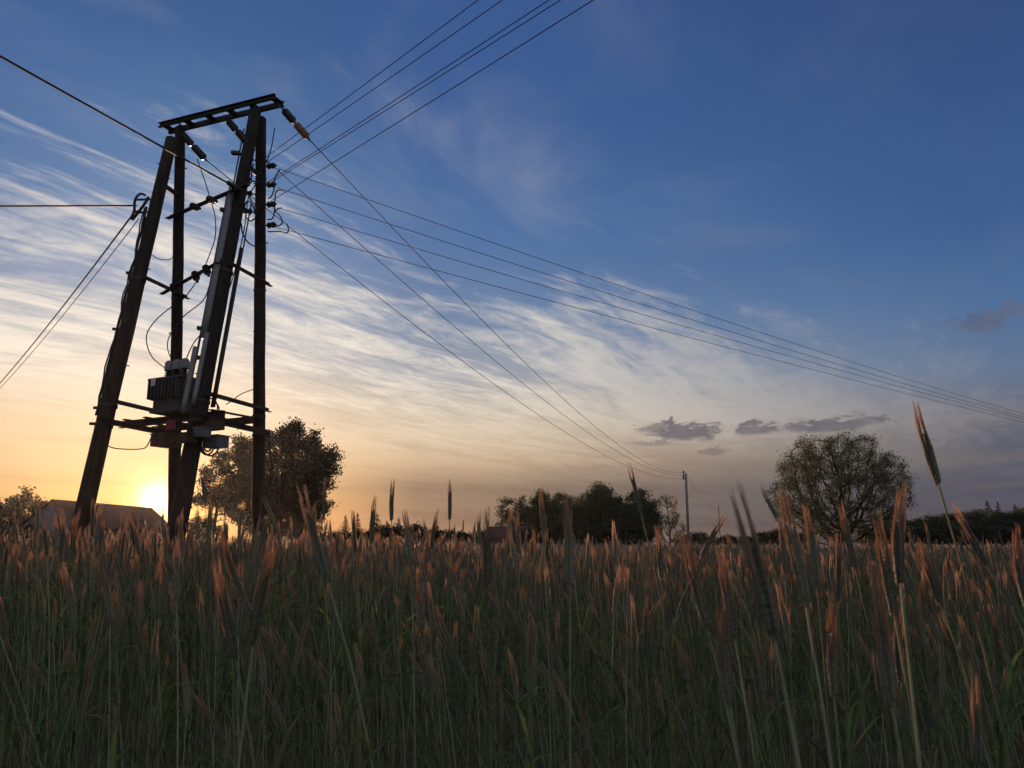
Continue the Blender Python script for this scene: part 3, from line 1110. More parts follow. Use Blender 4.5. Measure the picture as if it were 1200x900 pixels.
# ------------------------------------------------------------------ trees
def grow(seed, H, W, trunk_h, shape='round', n_att=420, step=.5, base_w=None, upright=0.25, infl=None):
    """space colonisation: returns nodes, parents, radii"""
    rg = np.random.RandomState(seed)
    pts = []
    lob = [(rg.uniform(0, 6.28), rg.uniform(-1, 1), rg.uniform(.75, 1.08) if shape == "round" or shape == 'oval' else rg.uniform(.88, 1.1) if shape == 'lobed' else rg.uniform(.90, 1.05)) for _ in range(26)]
    cz, rz = trunk_h + (H - trunk_h) * .45, (H - trunk_h) * .55
    while len(pts) < n_att:
        q = rg.uniform(-1, 1, 3)
        r = np.linalg.norm(q)
        if r > 1 or r < .25:
            continue
        th, el = math.atan2(q[1], q[0]), q[2] / (r + 1e-6)
        best, sc = 9, 1
        for (lt, le, ls) in lob:
            dd = abs((th - lt + math.pi) % (2 * math.pi) - math.pi) * .8 + abs(el - le) * 1.2
            if dd < best:
                best, sc = dd, ls
        lim = sc - {'spread': .12, 'lobed': .26}.get(shape, .25) * min(best, .8)
        if r > lim:
            continue
        if shape == 'oval' and abs(q[2]) > .9:
            continue
        wx = W / 2 * (1.0 if shape != 'spread' else (1.0 if q[2] > -.3 else .96))
        zq = q[2]
        pts.append((q[0] * wx, q[1] * wx * .95, (cz + zq * rz) if zq > 0 else (cz + zq * (cz - trunk_h * .8))))
    att = np.array(pts)
    nodes = [np.array((0, 0, 0.0))]
    par = [-1]
    z = 0
    while z < trunk_h:
        z += step
        nodes.append(nodes[-1] + np.array((rg.uniform(-.06, .06), rg.uniform(-.06, .06), step)))
        par.append(len(nodes) - 2)
    infl = infl or W * .6
    alive = np.ones(len(att), bool)
    for it in range(90):
        A = att[alive]
        if len(A) == 0:
            break
        P = np.array(nodes)
        d2 = ((A[:, None, :] - P[None, :, :]) ** 2).sum(2)
        near = d2.argmin(1)
        dmin = np.sqrt(d2[np.arange(len(A)), near])
        newn = 0
        for k in np.unique(near):
            sel = A[(near == k) & (dmin < infl)]
            if len(sel) == 0 or (par.count(k) >= 3 and k > 3):
                continue
            v = sel - P[k]
            v = (v / (np.linalg.norm(v, axis=1)[:, None] + 1e-6)).sum(0)
            v = v / (np.linalg.norm(v) + 1e-6) + np.array((0, 0, upright * .3)) + rg.uniform(-.18, .18, 3)
            v /= np.linalg.norm(v)
            nodes.append(P[k] + v * step)
            par.append(int(k))
            newn += 1
        P = np.array(nodes)
        idx = np.where(alive)[0]
        dd = np.sqrt(((att[idx][:, None, :] - P[None, :, :]) ** 2).sum(2)).min(1)
        alive[idx[dd < step * 1.15]] = False
        if newn == 0 or len(nodes) > 2600:
            break
    n = len(nodes)
    cnt = np.zeros(n)
    kids = [[] for _ in range(n)]
    for i in range(1, n):
        kids[par[i]].append(i)
    for i in range(n - 1, -1, -1):
        if not kids[i]:
            cnt[i] = 1
        else:
            cnt[i] = sum(cnt[k] for k in kids[i])
    return np.array(nodes), par, kids, cnt


def tree_meshes(name, seed, H, W, trunk_h, leaves, leaf_size, spread, leafm, barkm, shape='round', n_att=420, step=.5, trunk_r=.35, skip=0.0, expo=.42, depth=5, clump=1.5, per_node=None, twig=0.014):
    nodes, par, kids, cnt = grow(seed, H, W, trunk_h, shape, n_att, step)
    rg = np.random.RandomState(seed + 5)
    tot = cnt[0]
    rad = np.maximum(twig, trunk_r * (cnt / tot) ** expo)
    b = MB()
    for i in range(1, len(nodes)):
        p = par[i]
        ns = 7 if rad[i] > .1 else (5 if rad[i] > .04 else 3)
        r0 = min(rad[p], rad[i] * 1.35)
        b.tube([nodes[p], nodes[i]], [r0, rad[i]], ns, caps=False)
    # trunk flare
    b.tube([(0, 0, -.2), (0, 0, .0), tuple(nodes[1])], [trunk_r * 1.5, trunk_r * 1.3, trunk_r], 9, caps=False)
    tm = b.mesh(name + '_trunk', barkm, smooth=True)
    # leaves: little folded rhombs around the thin outer twigs
    tips = np.array([i for i in range(len(nodes)) if cnt[i] <= depth and nodes[i][2] > trunk_h * .7])
    dens = rg.uniform(0, 1, len(tips))
    tips = tips[dens >= skip]
    k = leaves
    wt = rg.uniform(0, 1, len(tips)) ** clump + .03
    ti = tips[rg.choice(len(tips), k, p=wt / wt.sum())]
    c = nodes[ti] + rg.normal(0, 1, (k, 3)) * np.array((spread, spread, spread * .75))
    # small clumping
    cl = rg.normal(0, spread * .55, (max(1, k // 9), 3))
    c += cl[rg.randint(0, len(cl), k)] * .5
    ax = rg.normal(0, 1, (k, 3))
    ax /= np.linalg.norm(ax, axis=1)[:, None]
    up = rg.normal(0, 1, (k, 3)) + np.array((0, 0, .8))
    bx = np.cross(ax, up)
    bx /= np.linalg.norm(bx, axis=1)[:, None] + 1e-9
    nz = np.cross(ax, bx)
    s = leaf_size * rg.uniform(.55, 1.3, k)[:, None]
    V = np.empty((k, 4, 3))
    V[:, 0] = c - ax * s * .5
    V[:, 1] = c + bx * s * .32 + nz * s * .1
    V[:, 2] = c + ax * s * .5
    V[:, 3] = c - bx * s * .32 + nz * s * .1
    me = bpy.data.meshes.new(name + '_crown')
    me.vertices.add(k * 4)
    me.vertices.foreach_set('co', V.reshape(-1))
    me.loops.add(k * 4)
    me.loops.foreach_set('vertex_index', np.arange(k * 4, dtype=np.int32))
    me.polygons.add(k)
    me.polygons.foreach_set('loop_start', np.arange(0, k * 4, 4, dtype=np.int32))
    me.update(calc_edges=True)
    me.validate()
    me.materials.append(leafm)
    return tm, me


def conifer_meshes(name, seed, H, W):
    rg = random.Random(seed)
    b = MB()
    b.tube([(0, 0, -.1), (0, 0, H * .5), (0, 0, H)], [H * .018, H * .01, .01], 7, caps=False)
    tm = b.mesh(name + '_trunk', M['bark'], smooth=True)
    c = MB()
    z = H * .06
    while z < H * .99:
        fr = 1 - z / H
        L = W / 2 * (fr ** .8) + .06
        nb = 6 + int(6 * fr)
        off = rg.uniform(0, 6.28)
        for k in range(nb):
            an = off + 6.283 * k / nb + rg.uniform(-.25, .25)
            l = L * rg.uniform(.65, 1.12)
            d = Vector((math.cos(an), math.sin(an), 0))
            s = Vector((-d.y, d.x, 0))
            p0 = Vector((0, 0, z + rg.uniform(-.1, .1)))
            for q in range(5):
                t0 = q / 5
                p = p0 + d * (l * t0) - Vector((0, 0, l * (.10 * t0 + .12 * t0 * t0))) + Vector((0, 0, .05))
                for sd in (-1, 1):
                    w = l * .20 * (1.15 - t0) * rg.uniform(.7, 1.3) + .05
                    i = len(c.v)
                    e = p + d * (l * .26) + s * (sd * w) - Vector((0, 0, rg.uniform(.02, .16) * (1 + l * .2)))
                    c.v += [tuple(p), tuple(p + d * (l * .22)), tuple(e)]
                    c.face((i, i + 1, i + 2))
        z += H * .028 + .05 * fr
    return tm, c.mesh(name + '_crown', M['needle'])


def place_tree(name, meshes, loc, rot, scl, label, cat, group=None):
    root = thing(name, label, cat, loc, group)
    root.rotation_euler = (0, 0, rot)
    root.scale = scl if isinstance(scl, (tuple, list)) else (scl,) * 3
    obj('trunk', meshes[0], root)
    obj('crown', meshes[1], root)
    return root


def build_trees():
    rg = random.Random(11)

    def base(px, Y):
        v = gx(px, Y, 0)
        v.z = -.05
        return v

    def hpx(ytop, Y):
        return at(600, ytop, Y).z

    # big lone spreading tree on the right
    Y = 95.0
    big = tree_meshes('lone_tree', 21, 15.4, 17.4, 1.0, 76000, .165, .36, M['leaf_b'], M['bark'], 'spread', 1400, .5, .55, .0, .45, twig=.013, depth=3, clump=1.0)
    place_tree('broadleaf_tree', big, base(988, Y), .6, 1.0, 'large round lone tree with bare limbs showing through fresh leaves, right of the field', 'tree')
    # dense tree behind the power pole
    Y = 122.0
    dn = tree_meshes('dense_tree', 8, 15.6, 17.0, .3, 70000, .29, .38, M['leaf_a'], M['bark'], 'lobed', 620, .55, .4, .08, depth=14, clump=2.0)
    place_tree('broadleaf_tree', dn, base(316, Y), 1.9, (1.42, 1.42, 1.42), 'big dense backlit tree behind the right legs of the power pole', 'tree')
    # loose tree on the far left
    ls = tree_meshes('loose_tree', 33, 8.2, 8.0, 1.0, 6500, .36, .36, M['leaf_b'], M['bark'], 'round', 220, .5, .24, .35)
    place_tree('broadleaf_tree', ls, base(12, 128), .4, (1.4, 1.4, 1.36), 'loose leafy tree left of the white-gabled farmhouse', 'tree')
    tw = tree_meshes('twiggy_tree', 37, 7.0, 4.0, 1.0, 260, .25, .25, M['leaf_b'], M['bark'], 'oval', 150, .45, .14, .3, twig=.02)
    place_tree('broadleaf_tree', tw, base(40, 126), .4, 1.42, 'thin twiggy tree between the loose leafy tree and the farmhouse', 'tree')
    # glowing bush by the sun
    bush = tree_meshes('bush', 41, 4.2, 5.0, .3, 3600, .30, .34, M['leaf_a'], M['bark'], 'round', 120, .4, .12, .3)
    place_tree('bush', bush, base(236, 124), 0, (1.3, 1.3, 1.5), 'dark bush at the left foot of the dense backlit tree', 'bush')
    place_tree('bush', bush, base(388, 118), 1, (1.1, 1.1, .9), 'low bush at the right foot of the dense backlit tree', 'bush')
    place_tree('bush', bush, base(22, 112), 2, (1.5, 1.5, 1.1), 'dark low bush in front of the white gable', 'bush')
    # central clump
    t1 = tree_meshes('clump_tree', 51, 11.0, 9.0, 1.2, 17000, .29, .42, M['leaf_c'], M['bark'], 'round', 230, .6, .26, .1)
    t2 = tree_meshes('clump_tree', 57, 11.0, 8.0, 1.6, 15000, .29, .40, M['leaf_c'], M['bark'], 'round', 210, .6, .26, .18)
    t3 = tree_meshes('clump_tree', 63, 11.0, 8.5, 1.0, 10000, .26, .38, M['leaf_b'], M['bark'], 'round', 230, .55, .24, .15)
    G = 'trees of the central clump'
    clump = [(607, 573, t3, 8.0, 112, 'loose pale-green tree at the left end of the central clump'),
             (631, 566, t1, 6.8, 108, 'dark rounded tree second from left in the central clump'),
             (658, 569, t2, 6.4, 112, 'dark tree behind the tall ears, third from left in the central clump'),
             (678, 570, t3, 7, 118, 'lighter tree in the middle of the central clump'),
             (700, 557, t1, 8.6, 113, 'tallest dark tree of the central clump'),
             (727, 574, t3, 6.5, 118, 'lighter tree right of the tallest one in the central clump'),
             (752, 564, t2, 7.8, 110, 'dark see-through tree at the right end of the central clump')]
    for px, yt, ms, wd, Y, lb in clump:
        h = hpx(yt, Y)
        place_tree('broadleaf_tree', ms, base(px, Y), rg.uniform(0, 6), (wd / 8.5, wd / 8.5, h / 11.0), lb, 'tree', G)
    pale = tree_meshes('pale_tree', 71, 8.0, 5.4, 1.3, 3000, .17, .20, M['leaf_pale'], M['bark_pale'], 'oval', 300, .4, .16, .1, twig=.022)
    Y = 110
    place_tree('broadleaf_tree', pale, base(786, Y), .3, (1.0, 1.0, hpx(571, Y) / 8.0), 'pale almost leafless tree between the clump and the slim pole', 'tree')
    for k, (px, yt, Y, w) in enumerate(((641, 612, 102, .8), (700, 612, 106, 1.3), (728, 610, 105, 1.2), (615, 618, 98, .5), (672, 610, 104, 1.1))):
        place_tree('bush', bush, base(px, Y), k * 1.3, (w * 1.2, w * 1.2, hpx(yt, Y) / 4.2),
                   ('bush below the second clump tree', 'bush below the tallest clump tree', 'bush below the dark right part of the clump', 'small bush against the red-roofed house gable',
                    'bush below the middle of the central clump')[k], 'bush', 'undergrowth of the central clump')
    # row of shrubs and young spruces left of the red-roofed house
    sp = conifer_meshes('spruce', 5, 6.0, 2.9)
    sp2 = conifer_meshes('spruce', 9, 6.0, 2.4)
    for k, (px, yt, Y, w) in enumerate(((403, 603, 100, 1.0), (417, 600, 98, 1.1), (440, 601, 100, 1.2), (452, 610, 97, 1.2), (510, 607, 102, 1.0), (466, 606, 103, 1.0))):
        h = hpx(yt, Y)
        place_tree('spruce_tree', (sp, sp2)[k % 2], base(px, Y), k, (w, w, h / 6.0),
                   ('young spruce right beside the dense backlit tree', 'second young spruce from the dense backlit tree', 'tallest young spruce of the dark shrub row', 'low young spruce beside the tallest one',
                    'lone young spruce near the red-roofed house', 'young spruce in the middle of the shrub row')[k], 'tree', 'young spruces in the shrub row')
    for k, (px, yt, Y, w) in enumerate(((425, 619, 95, 1.0), (450, 613, 101, 1.1), (478, 612, 99, 1.2), (500, 617, 97, 1.0), (525, 618, 99, 1.1), (548, 622, 98, 1.0), (566, 620, 101, .9), (405, 622, 96, .8))):
        place_tree('bush', bush, base(px, Y), k * .9, (w, w, hpx(yt, Y) / 4.2),
                   ('dark shrub below the first two young spruces', 'dark shrub behind the tallest young spruce', 'round dark shrub in the middle of the shrub row', 'dark shrub just left of the lone young spruce',
                    'dark shrub just right of the lone young spruce', 'low dark shrub left of the red-roofed house', 'dark shrub touching the red-roofed house', 'low shrub nearest the dense backlit tree')[k],
                   'bush', 'shrub row left of the red-roofed house')
    # wood on the right
    G = 'trees of the wood on the right'
    wood = []
    for k in range(15):
        px = 1042 + k * 12.2 + rg.uniform(-3, 3)
        yt = (606, 604, 606, 602, 600, 602, 598, 596, 594, 592, 592, 594, 594, 590, 594)[k] + rg.uniform(-2, 2)
        wood.append((px, yt, 140 + rg.uniform(-8, 10)))
    ords = ('first', 'second', 'third', 'fourth', 'fifth', 'sixth', 'seventh', 'eighth', 'ninth', 'tenth', 'eleventh', 'twelfth', 'thirteenth', 'fourteenth', 'last')
    for k, (px, yt, Y) in enumerate(wood):
        h = hpx(yt, Y)
        w = rg.uniform(.95, 1.25)
        place_tree('broadleaf_tree', (t1, t2)[k % 2], base(px, Y), rg.uniform(0, 6), (w, w, h / 11.0),
                   ords[k] + ' dark broadleaf tree of the wood, counted rightwards from the lone tree', 'tree', G)
    for k, (px, yt) in enumerate(((1164, 586), (1176, 587), (1196, 590))):
        h = hpx(yt, 150)
        place_tree('spruce_tree', (sp, sp2)[k % 2], base(px, 150), k * 2, (1.5, 1.5, h / 6.0),
                   ('left', 'middle', 'right')[k] + ' of the three spruces standing above the wood', 'tree', 'spruces above the wood')
    # bushes at the foot of the wood and the low tree line between the far poles and the lone tree
    for k in range(11):
        px = 1035 + k * 17
        place_tree('bush', bush, base(px, 126), k, (1.5, 1.2, hpx(616 + rg.uniform(-3, 5), 126) / 4.2),
                   'dark shrub along the near edge of the wood on the right', 'bush', 'shrubs along the edge of the wood')
    for k, (px, yt) in enumerate(((820, 627), (848, 626), (866, 630), (884, 626), (902, 622), (918, 618), (934, 622), (812, 622))):
        place_tree('bush', bush, base(px, 170), k, (1.6, 1.4, hpx(yt, 170) / 4.2),
                   'low dark bush on the horizon between slim pole and lone tree', 'bush', 'far low bushes on the horizon')


build_trees()


# ------------------------------------------------------------------ rye
def ear_parts(seed, hi=True, L=.10):
    """ear body and beard along +Z from the origin"""
    rg = random.Random(seed)
    e, w = MB(), MB()
    if hi:
        n = 14
        for i in range(n):
            z = L * (.02 + .90 * i / n)
            sz = .58 + .50 * math.sin(math.pi * min(1, (i + 1.2) / n) ** .8) if i < n - 1 else .5
            for sx in (-1, 1):
                zz = z + (L / n * .5 if sx > 0 else 0)
                for sy in (-1, 1):
                    o = Vector((sx * .0016, sy * .0019, zz))
                    d = Vector((sx * (.125 + rg.uniform(-.04, .03)), sy * .10, 1)).normalized()
                    ln = .0205 * sz * rg.uniform(.88, 1.1)
                    a = d.cross(Vector((0, 1, 0))).normalized()
                    b = d.cross(a)
                    k = len(e.v)
                    m = o + d * ln * .42
                    rw = .0033 * sz
                    e.v += [tuple(o), tuple(m + a * rw), tuple(m + b * rw * .9), tuple(m - a * rw), tuple(m - b * rw * .9), tuple(o + d * ln)]
                    for q in range(4):
                        q2 = (q + 1) % 4
                        e.face((k, k + 1 + q2, k + 1 + q))
                        e.face((k + 5, k + 1 + q, k + 1 + q2))
                    if rg.random() < .97:
                        tip = o + d * ln * .95
                        dv = Vector((sx * (rg.uniform(-.05, .09) * (1.15 - .5 * i / n) - .045 * (i / n)), sy * rg.uniform(-.03, .08), 1)).normalized()
                        al = rg.uniform(.026, .048)
                        mid = tip + dv * al * .5
                        dv2 = (dv + Vector((sx * rg.uniform(-.03, .02), 0, 0))).normalized()
                        end = mid + dv2 * al * .5
                        w.tube([tip, mid, end], [.00066, .00058, .00022], 3, caps=False)
        e.tube([(0, 0, -.004), (0, 0, L * .9)], .0012, 4, caps=False)
    else:
        e.tube([(0, 0, 0), (0, 0, L * .25), (0, 0, L * .7), (0, 0, L)], [.0022, .0062, .0058, .0015], 5, caps=False)
        for i in range(16):
            an = rg.uniform(0, 6.28)
            z = L * rg.uniform(.25, .98)
            o = Vector((math.cos(an) * .005, math.sin(an) * .005, z))
            d = Vector((math.cos(an) * rg.uniform(.03, .13), math.sin(an) * rg.uniform(.03, .13), 1)).normalized()
            l = rg.uniform(.028, .05)
            s = d.cross(Vector((0, 0, 1))).normalized() * .0012
            k = len(w.v)
            w.v += [tuple(o - s), tuple(o + s), tuple(o + d * l)]
            w.face((k, k + 1, k + 2))
    c, c2 = rg.uniform(-.4, 1.1), rg.uniform(-.5, .5)
    for b in (e, w):
        b.v = [(x + c * max(0, z) ** 2, y + c2 * max(0, z) ** 2, z) for (x, y, z) in b.v]
    return e, w


def leaf_mb(rg, p, an, L, width, droop, n=6):
    """grass blade from p, leaving the stem at azimuth an"""
    b = MB()
    d = Vector((math.cos(an), math.sin(an), 0))
    s = Vector((-d.y, d.x, 0))
    pts = []
    el = rg.uniform(1.05, 1.35)
    q = Vector(p)
    for i in range(n + 1):
        pts.append(Vector(q))
        e = el - droop * (i / n) ** 1.4
        q = q + (d * math.cos(e) + Vector((0, 0, math.sin(e)))) * (L / n)
    for i, q in enumerate(pts):
        t = i / n
        w = width * (math.sin(math.pi * min(1, .12 + .88 * (1 - t))) ** .6 if t < 1 else 0.02) * (1 - t * .6)
        tw = s * math.cos(t * 1.2) + Vector((0, 0, math.sin(t * 1.2))) * .5
        b.v += [tuple(q - tw * w / 2), tuple(q + tw * w / 2)]
    for i in range(n):
        b.face((2 * i, 2 * i + 1, 2 * i + 3, 2 * i + 2))
    return b


EARS = [ear_parts(100 + i, True, .106 + .022 * ((i * 7) % 5 - 2) / 2) for i in range(12)]


def stalk(seed, hi=True):
    """stem, ear matrix and leaves of one random stalk standing at the origin; +X is the leaning side"""
    rg = random.Random(seed)
    h = rg.gauss(1.17, .055)
    lean = abs(rg.gauss(0, .065)) + .01
    bow = rg.uniform(0, .07)
    if rg.random() < .14:      # a stalk pushed over by wind
        lean, bow = lean + rg.uniform(.12, .30), bow + .08
    n = 7 if hi else 3
    pts = []
    for i in range(n + 1):
        t = i / n
        pts.append(Vector((lean * h * t + bow * t ** 3, .02 * math.sin(t * 3 + seed), h * t)))
    st = MB()
    st.tube(pts, [.0021 - .0009 * i / n for i in range(n + 1)], 5 if hi else 3, caps=False)
    d = (pts[-1] - pts[-2]).normalized()
    d = (d + Vector((rg.gauss(.05, .06), rg.gauss(0, .05), 0))).normalized()
    m = Matrix.Translation(pts[-1]) @ d.to_track_quat('Z', 'Y').to_matrix().to_4x4() @ Matrix.Rotation(rg.uniform(0, 6.28), 4, 'Z')
    lv = []
    for k in range(4 if hi else 2):
        t = (.80, .60, .42, .70)[k] + rg.uniform(-.09, .07)
        i = min(n - 1, int(t * n))
        p = pts[i].lerp(pts[i + 1], t * n - i)
        lv.append(leaf_mb(rg, p, rg.uniform(0, 6.28), rg.uniform(.14, .34), rg.uniform(.006, .017), rg.uniform(.7, 2.6), 6 if hi else 3))
    return st, m, lv


RM = [M['r_stem'], M['r_ear'], M['r_awn'], M['r_leaf']]


def joined(seed, hi, ear=None):
    st, m, lv = stalk(seed, hi)
    e, w = ear if ear else ear_parts(seed, hi)
    b = MB()
    b.add(st, None, 0)
    b.add(e, m, 1)
    b.add(w, m, 2)
    for l in lv:
        b.add(l, None, 3)
    return b


def scatter(name, protos, P, rot, scl, pick, label):
    """ONE uncountable object: copies of the protos set on its points by geometry nodes"""
    pc = bpy.data.collections.new(name + '_source')
    for i, me in enumerate(protos):
        o = bpy.data.objects.new('%s_source_%02d' % (name, i), me)
        pc.objects.link(o)
    me = bpy.data.meshes.new(name)
    me.vertices.add(len(P))
    me.vertices.foreach_set('co', np.asarray(P, dtype=np.float32).reshape(-1))
    at_ = me.attributes.new('rot', 'FLOAT_VECTOR', 'POINT')
    at_.data.foreach_set('vector', np.asarray(rot, dtype=np.float32).reshape(-1))
    at_ = me.attributes.new('scl', 'FLOAT_VECTOR', 'POINT')
    at_.data.foreach_set('vector', np.asarray(scl, dtype=np.float32).reshape(-1))
    at_ = me.attributes.new('pick', 'INT', 'POINT')
    at_.data.foreach_set('value', np.asarray(pick, dtype=np.int32))
    me.update()
    o = bpy.data.objects.new(name, me)
    COL.objects.link(o)
    o['kind'] = 'stuff'
    tag(o, label, 'rye')
    ng = bpy.data.node_groups.new(name, 'GeometryNodeTree')
    ng.interface.new_socket('Geometry', in_out='INPUT', socket_type='NodeSocketGeometry')
    ng.interface.new_socket('Geometry', in_out='OUTPUT', socket_type='NodeSocketGeometry')
    gi, go = ng.nodes.new('NodeGroupInput'), ng.nodes.new('NodeGroupOutput')
    ci = ng.nodes.new('GeometryNodeCollectionInfo')
    ci.inputs['Collection'].default_value = pc
    ci.inputs['Separate Children'].default_value = True
    ci.inputs['Reset Children'].default_value = True
    ip = ng.nodes.new('GeometryNodeInstanceOnPoints')
    ip.inputs['Pick Instance'].default_value = True

    def attr(nm, ty):
        a = ng.nodes.new('GeometryNodeInputNamedAttribute')
        a.data_type = ty
        a.inputs['Name'].default_value = nm
        return a.outputs['Attribute']
    L = ng.links.new
    mtp = ng.nodes.new('GeometryNodeMeshToPoints')
    L(gi.outputs[0], mtp.inputs[0])
    L(mtp.outputs[0], ip.inputs['Points'])
    L(ci.outputs[0], ip.inputs['Instance'])
    L(attr('pick', 'INT'), ip.inputs['Instance Index'])
    e2r = ng.nodes.new('FunctionNodeEulerToRotation')
    L(attr('rot', 'FLOAT_VECTOR'), e2r.inputs[0])
    L(e2r.outputs[0], ip.inputs['Rotation'])
    L(attr('scl', 'FLOAT_VECTOR'), ip.inputs['Scale'])
    L(ip.outputs[0], go.inputs[0])
    md = o.modifiers.new('scatter', 'NODES')
    md.node_group = ng
    return o


def wedge(rg, n, y0, y1, k=.86, x_pad=.8):
    """n random points between forward distances y0 and y1, as wide as the view plus a margin"""
    u = rg.uniform(0, 1, n)
    y = np.sqrt(y0 * y0 + u * (y1 * y1 - y0 * y0))
    x = rg.uniform(-1, 1, n) * (y * k + x_pad)
    return x, y


NEAR_START, NEAR_END = 1.65, 3.0
TALLEST = {}


def build_rye_individuals():
    rg = random.Random(77)
    ear_me = []
    for e, w in EARS:
        ear_me.append((e.mesh('ear', M['r_ear']), w.mesh('beard', M['r_awn'])))
    G = 'rye stalks in the nearest rows'
    # stalks that stand out in the photo: (tip px, ear-base px, label)
    hero = [
        ((1068, 464), (1101, 572), 'tallest rye ear, standing alone above the wood on the right'),
        ((735, 540), (752, 604), 'tall rye ear rising in front of the slim pole end of the central clump'),
        ((457, 558), (459, 612), 'upright bearded rye ear above the shrub row, nearest the backlit tree'),
        ((528.5, 561), (527, 611), 'slim dark rye ear above the shrub row, left of the red-roofed house'),
        ((570, 588), (571, 690), 'thick dark upright rye ear in front of the red-roofed house'),
        ((634, 570), (637, 626), 'orange-edged rye ear in front of the left side of the central clump'),
        ((668, 580), (668, 690), 'upright rye ear in front of the middle of the central clump'),
        ((347, 566), (384, 682), 'dark rye ear leaning left in front of the backlit tree'),
        ((379, 561), (380, 605), 'small upright rye ear against the right edge of the backlit tree'),
        ((867, 556), (908, 752), 'big grey-green rye ear leaning left, left of the lone tree'),
        ((798, 617), (830, 740), 'dark rye ear leaning left below the slim pole'),
        ((921, 575), (945, 712), 'rye ear with glowing beard at the left edge of the lone tree'),
        ((1042, 556), (1056, 690), 'rye ear with pink beard at the right edge of the lone tree'),
        ((984, 590), (1003, 668), 'rye ear leaning left in front of the lone tree trunk'),
        ((1016, 655), (1046, 830), 'large dark rye ear low in the right foreground'),
        ((850, 598), (820, 656), 'rye ear leaning right beside the slim pole foot'),
        ((1114, 590), (1158, 664), 'slanting rye ear leaning left in front of the wood'),
        ((1176, 610), (1206, 716), 'dark rye ear at the right edge of the picture'),
        ((252, 655), (277, 776), 'bearded rye ear low in the left foreground, below the dense backlit tree'),
        ((313, 622), (296, 758), 'orange-lit rye ear leaning right in the left foreground'),
        ((362, 600), (372, 648), 'short rye ear just right of the power pole upright'),
        ((118, 588), (112, 640), 'orange rye ear in front of the farmhouse roof'),
        ((82, 598), (86, 660), 'orange rye ear in front of the white gable'),
        ((246, 585), (243, 640), 'dark rye ear between the power pole legs'),
        ((478, 592), (481, 660), 'dark rye ear second from the left above the shrub row'),
        ((1138, 780), (1147, 900), 'blurred dark rye ear at the bottom right'),
        ((948, 590), (958, 690), 'rye ear in front of the lone tree crown'),
        ((832, 690), (856, 830), 'dark rye ear low in the middle right foreground'),
        ((1029, 603), (1050, 729), 'rye ear leaning left just below the right edge of the lone tree crown'),
        ((1073, 626), (1105, 714), 'rye ear leaning left directly below the tallest lone ear'),
        ((1183, 650), (1205, 712), 'lower of two dark rye ears leaning left at the right edge of the picture'),
        ((916, 606), (920, 672), 'short upright rye ear right under the left edge of the lone tree'),
        ((919, 676), (925, 766), 'upright rye ear low below the left edge of the lone tree'),
        ((843, 640), (862, 751), 'rye ear leaning left between the slim pole and the lone tree'),
        ((888, 730), (896, 816), 'low rye ear at the foot of the big grey-green leaning ear'),
        ((771, 615), (775, 681), 'upright rye ear in front of the pale almost leafless tree'),
        ((754, 700), (757, 771), 'dark upright rye ear low below the dark see-through clump tree'),
        ((649, 714), (657, 771), 'small rye ear low below the left end of the central clump'),
        ((619, 735), (622, 821), 'dark upright rye ear low below the red-roofed house'),
        ((1101, 712), (1123, 776), 'small rye ear leaning left low below the wood'),
        ((984, 730), (988, 791), 'small dark rye ear low below the lone tree trunk'),
        ((968, 705), (978, 821), 'long rye ear low in front of the lone tree, left of the large dark one'),
        ((1060, 727), (1076, 776), 'short rye ear just right of the large dark ear in the right foreground'),
        ((205, 627), (207, 706), 'dark rye ear in front of the foot of the inner pole leg'),
        ((310, 577), (326, 626), 'rye ear leaning left just right of the power pole upright foot'),
        ((474, 660), (470, 721), 'rye ear low below the second dark ear of the shrub row'),
        ((169, 720), (172, 761), 'small orange rye ear low below the setting sun'),
        ((555, 735), (558, 791), 'small dark rye ear low below the thick dark upright ear'),
        ((491, 755), (503, 811), 'rye ear leaning left in the low middle foreground'),
        ((152, 596), (157, 640), 'orange rye ear in front of the roof, left of the sun'),
        ((52, 600), (55, 652), 'orange rye ear below the left slope of the white gable'),
        ((413, 598), (417, 648), 'orange-tipped rye ear in front of the first young spruces'),
        ((508, 592), (506, 645), 'orange-tipped rye ear in front of the lone young spruce'),
        ((605, 600), (607, 650), 'orange-tipped rye ear touching the left side of the central clump'),
        ((720, 606), (722, 662), 'orange-tipped rye ear below the tallest clump tree'),
        ((690, 622), (688, 668), 'short orange-tipped rye ear below the middle of the central clump'),
    ]
    zax = Vector((0, 0, 1))
    for k, (tp, bp, lb) in enumerate(hero):
        ln = math.hypot(tp[0] - bp[0], tp[1] - bp[1])
        D = max(.62, FPX * .135 / ln)
        b, t = at(bp[0], bp[1], D), at(tp[0], tp[1], D - rg.uniform(-.02, .03))
        d = (t - b).normalized()
        sc = (t - b).length / .138
        g = Vector((b.x - d.x * rg.uniform(.25, .4) * 1.0, b.y + rg.uniform(-.03, .05), 0))
        pts = []
        for i in range(13):
            s = i / 12
            # leaves the ground upright and bends into the direction of the ear
            c = g.lerp(b, s)
            h1 = g + (zax * b.z * 1.02 - Vector((0, 0, 0))) * s
            q0, q1, q2, q3 = g, g + zax * b.z * .45, b - d * b.z * .30, b
            c = q0 * (1 - s) ** 3 + q1 * 3 * s * (1 - s) ** 2 + q2 * 3 * s * s * (1 - s) + q3 * s ** 3
            pts.append(c)
        st = MB()
        st.tube(pts, [.0023 - .0010 * i / 12 for i in range(13)], 6, caps=False)
        root = obj('rye_stalk', st.mesh('rye_stem', M['r_stem'], g, True))
        root.location = g
        tag(root, lb, 'rye', G)
        em, bm_ = ear_me[(0, 3, 5, 8, 10)[k % 5]]
        e = obj('ear', em, root)
        e.location = b - g
        q = d.to_track_quat('Z', 'Y') @ Quaternion((0, 0, 1), rg.uniform(-.5, .5))
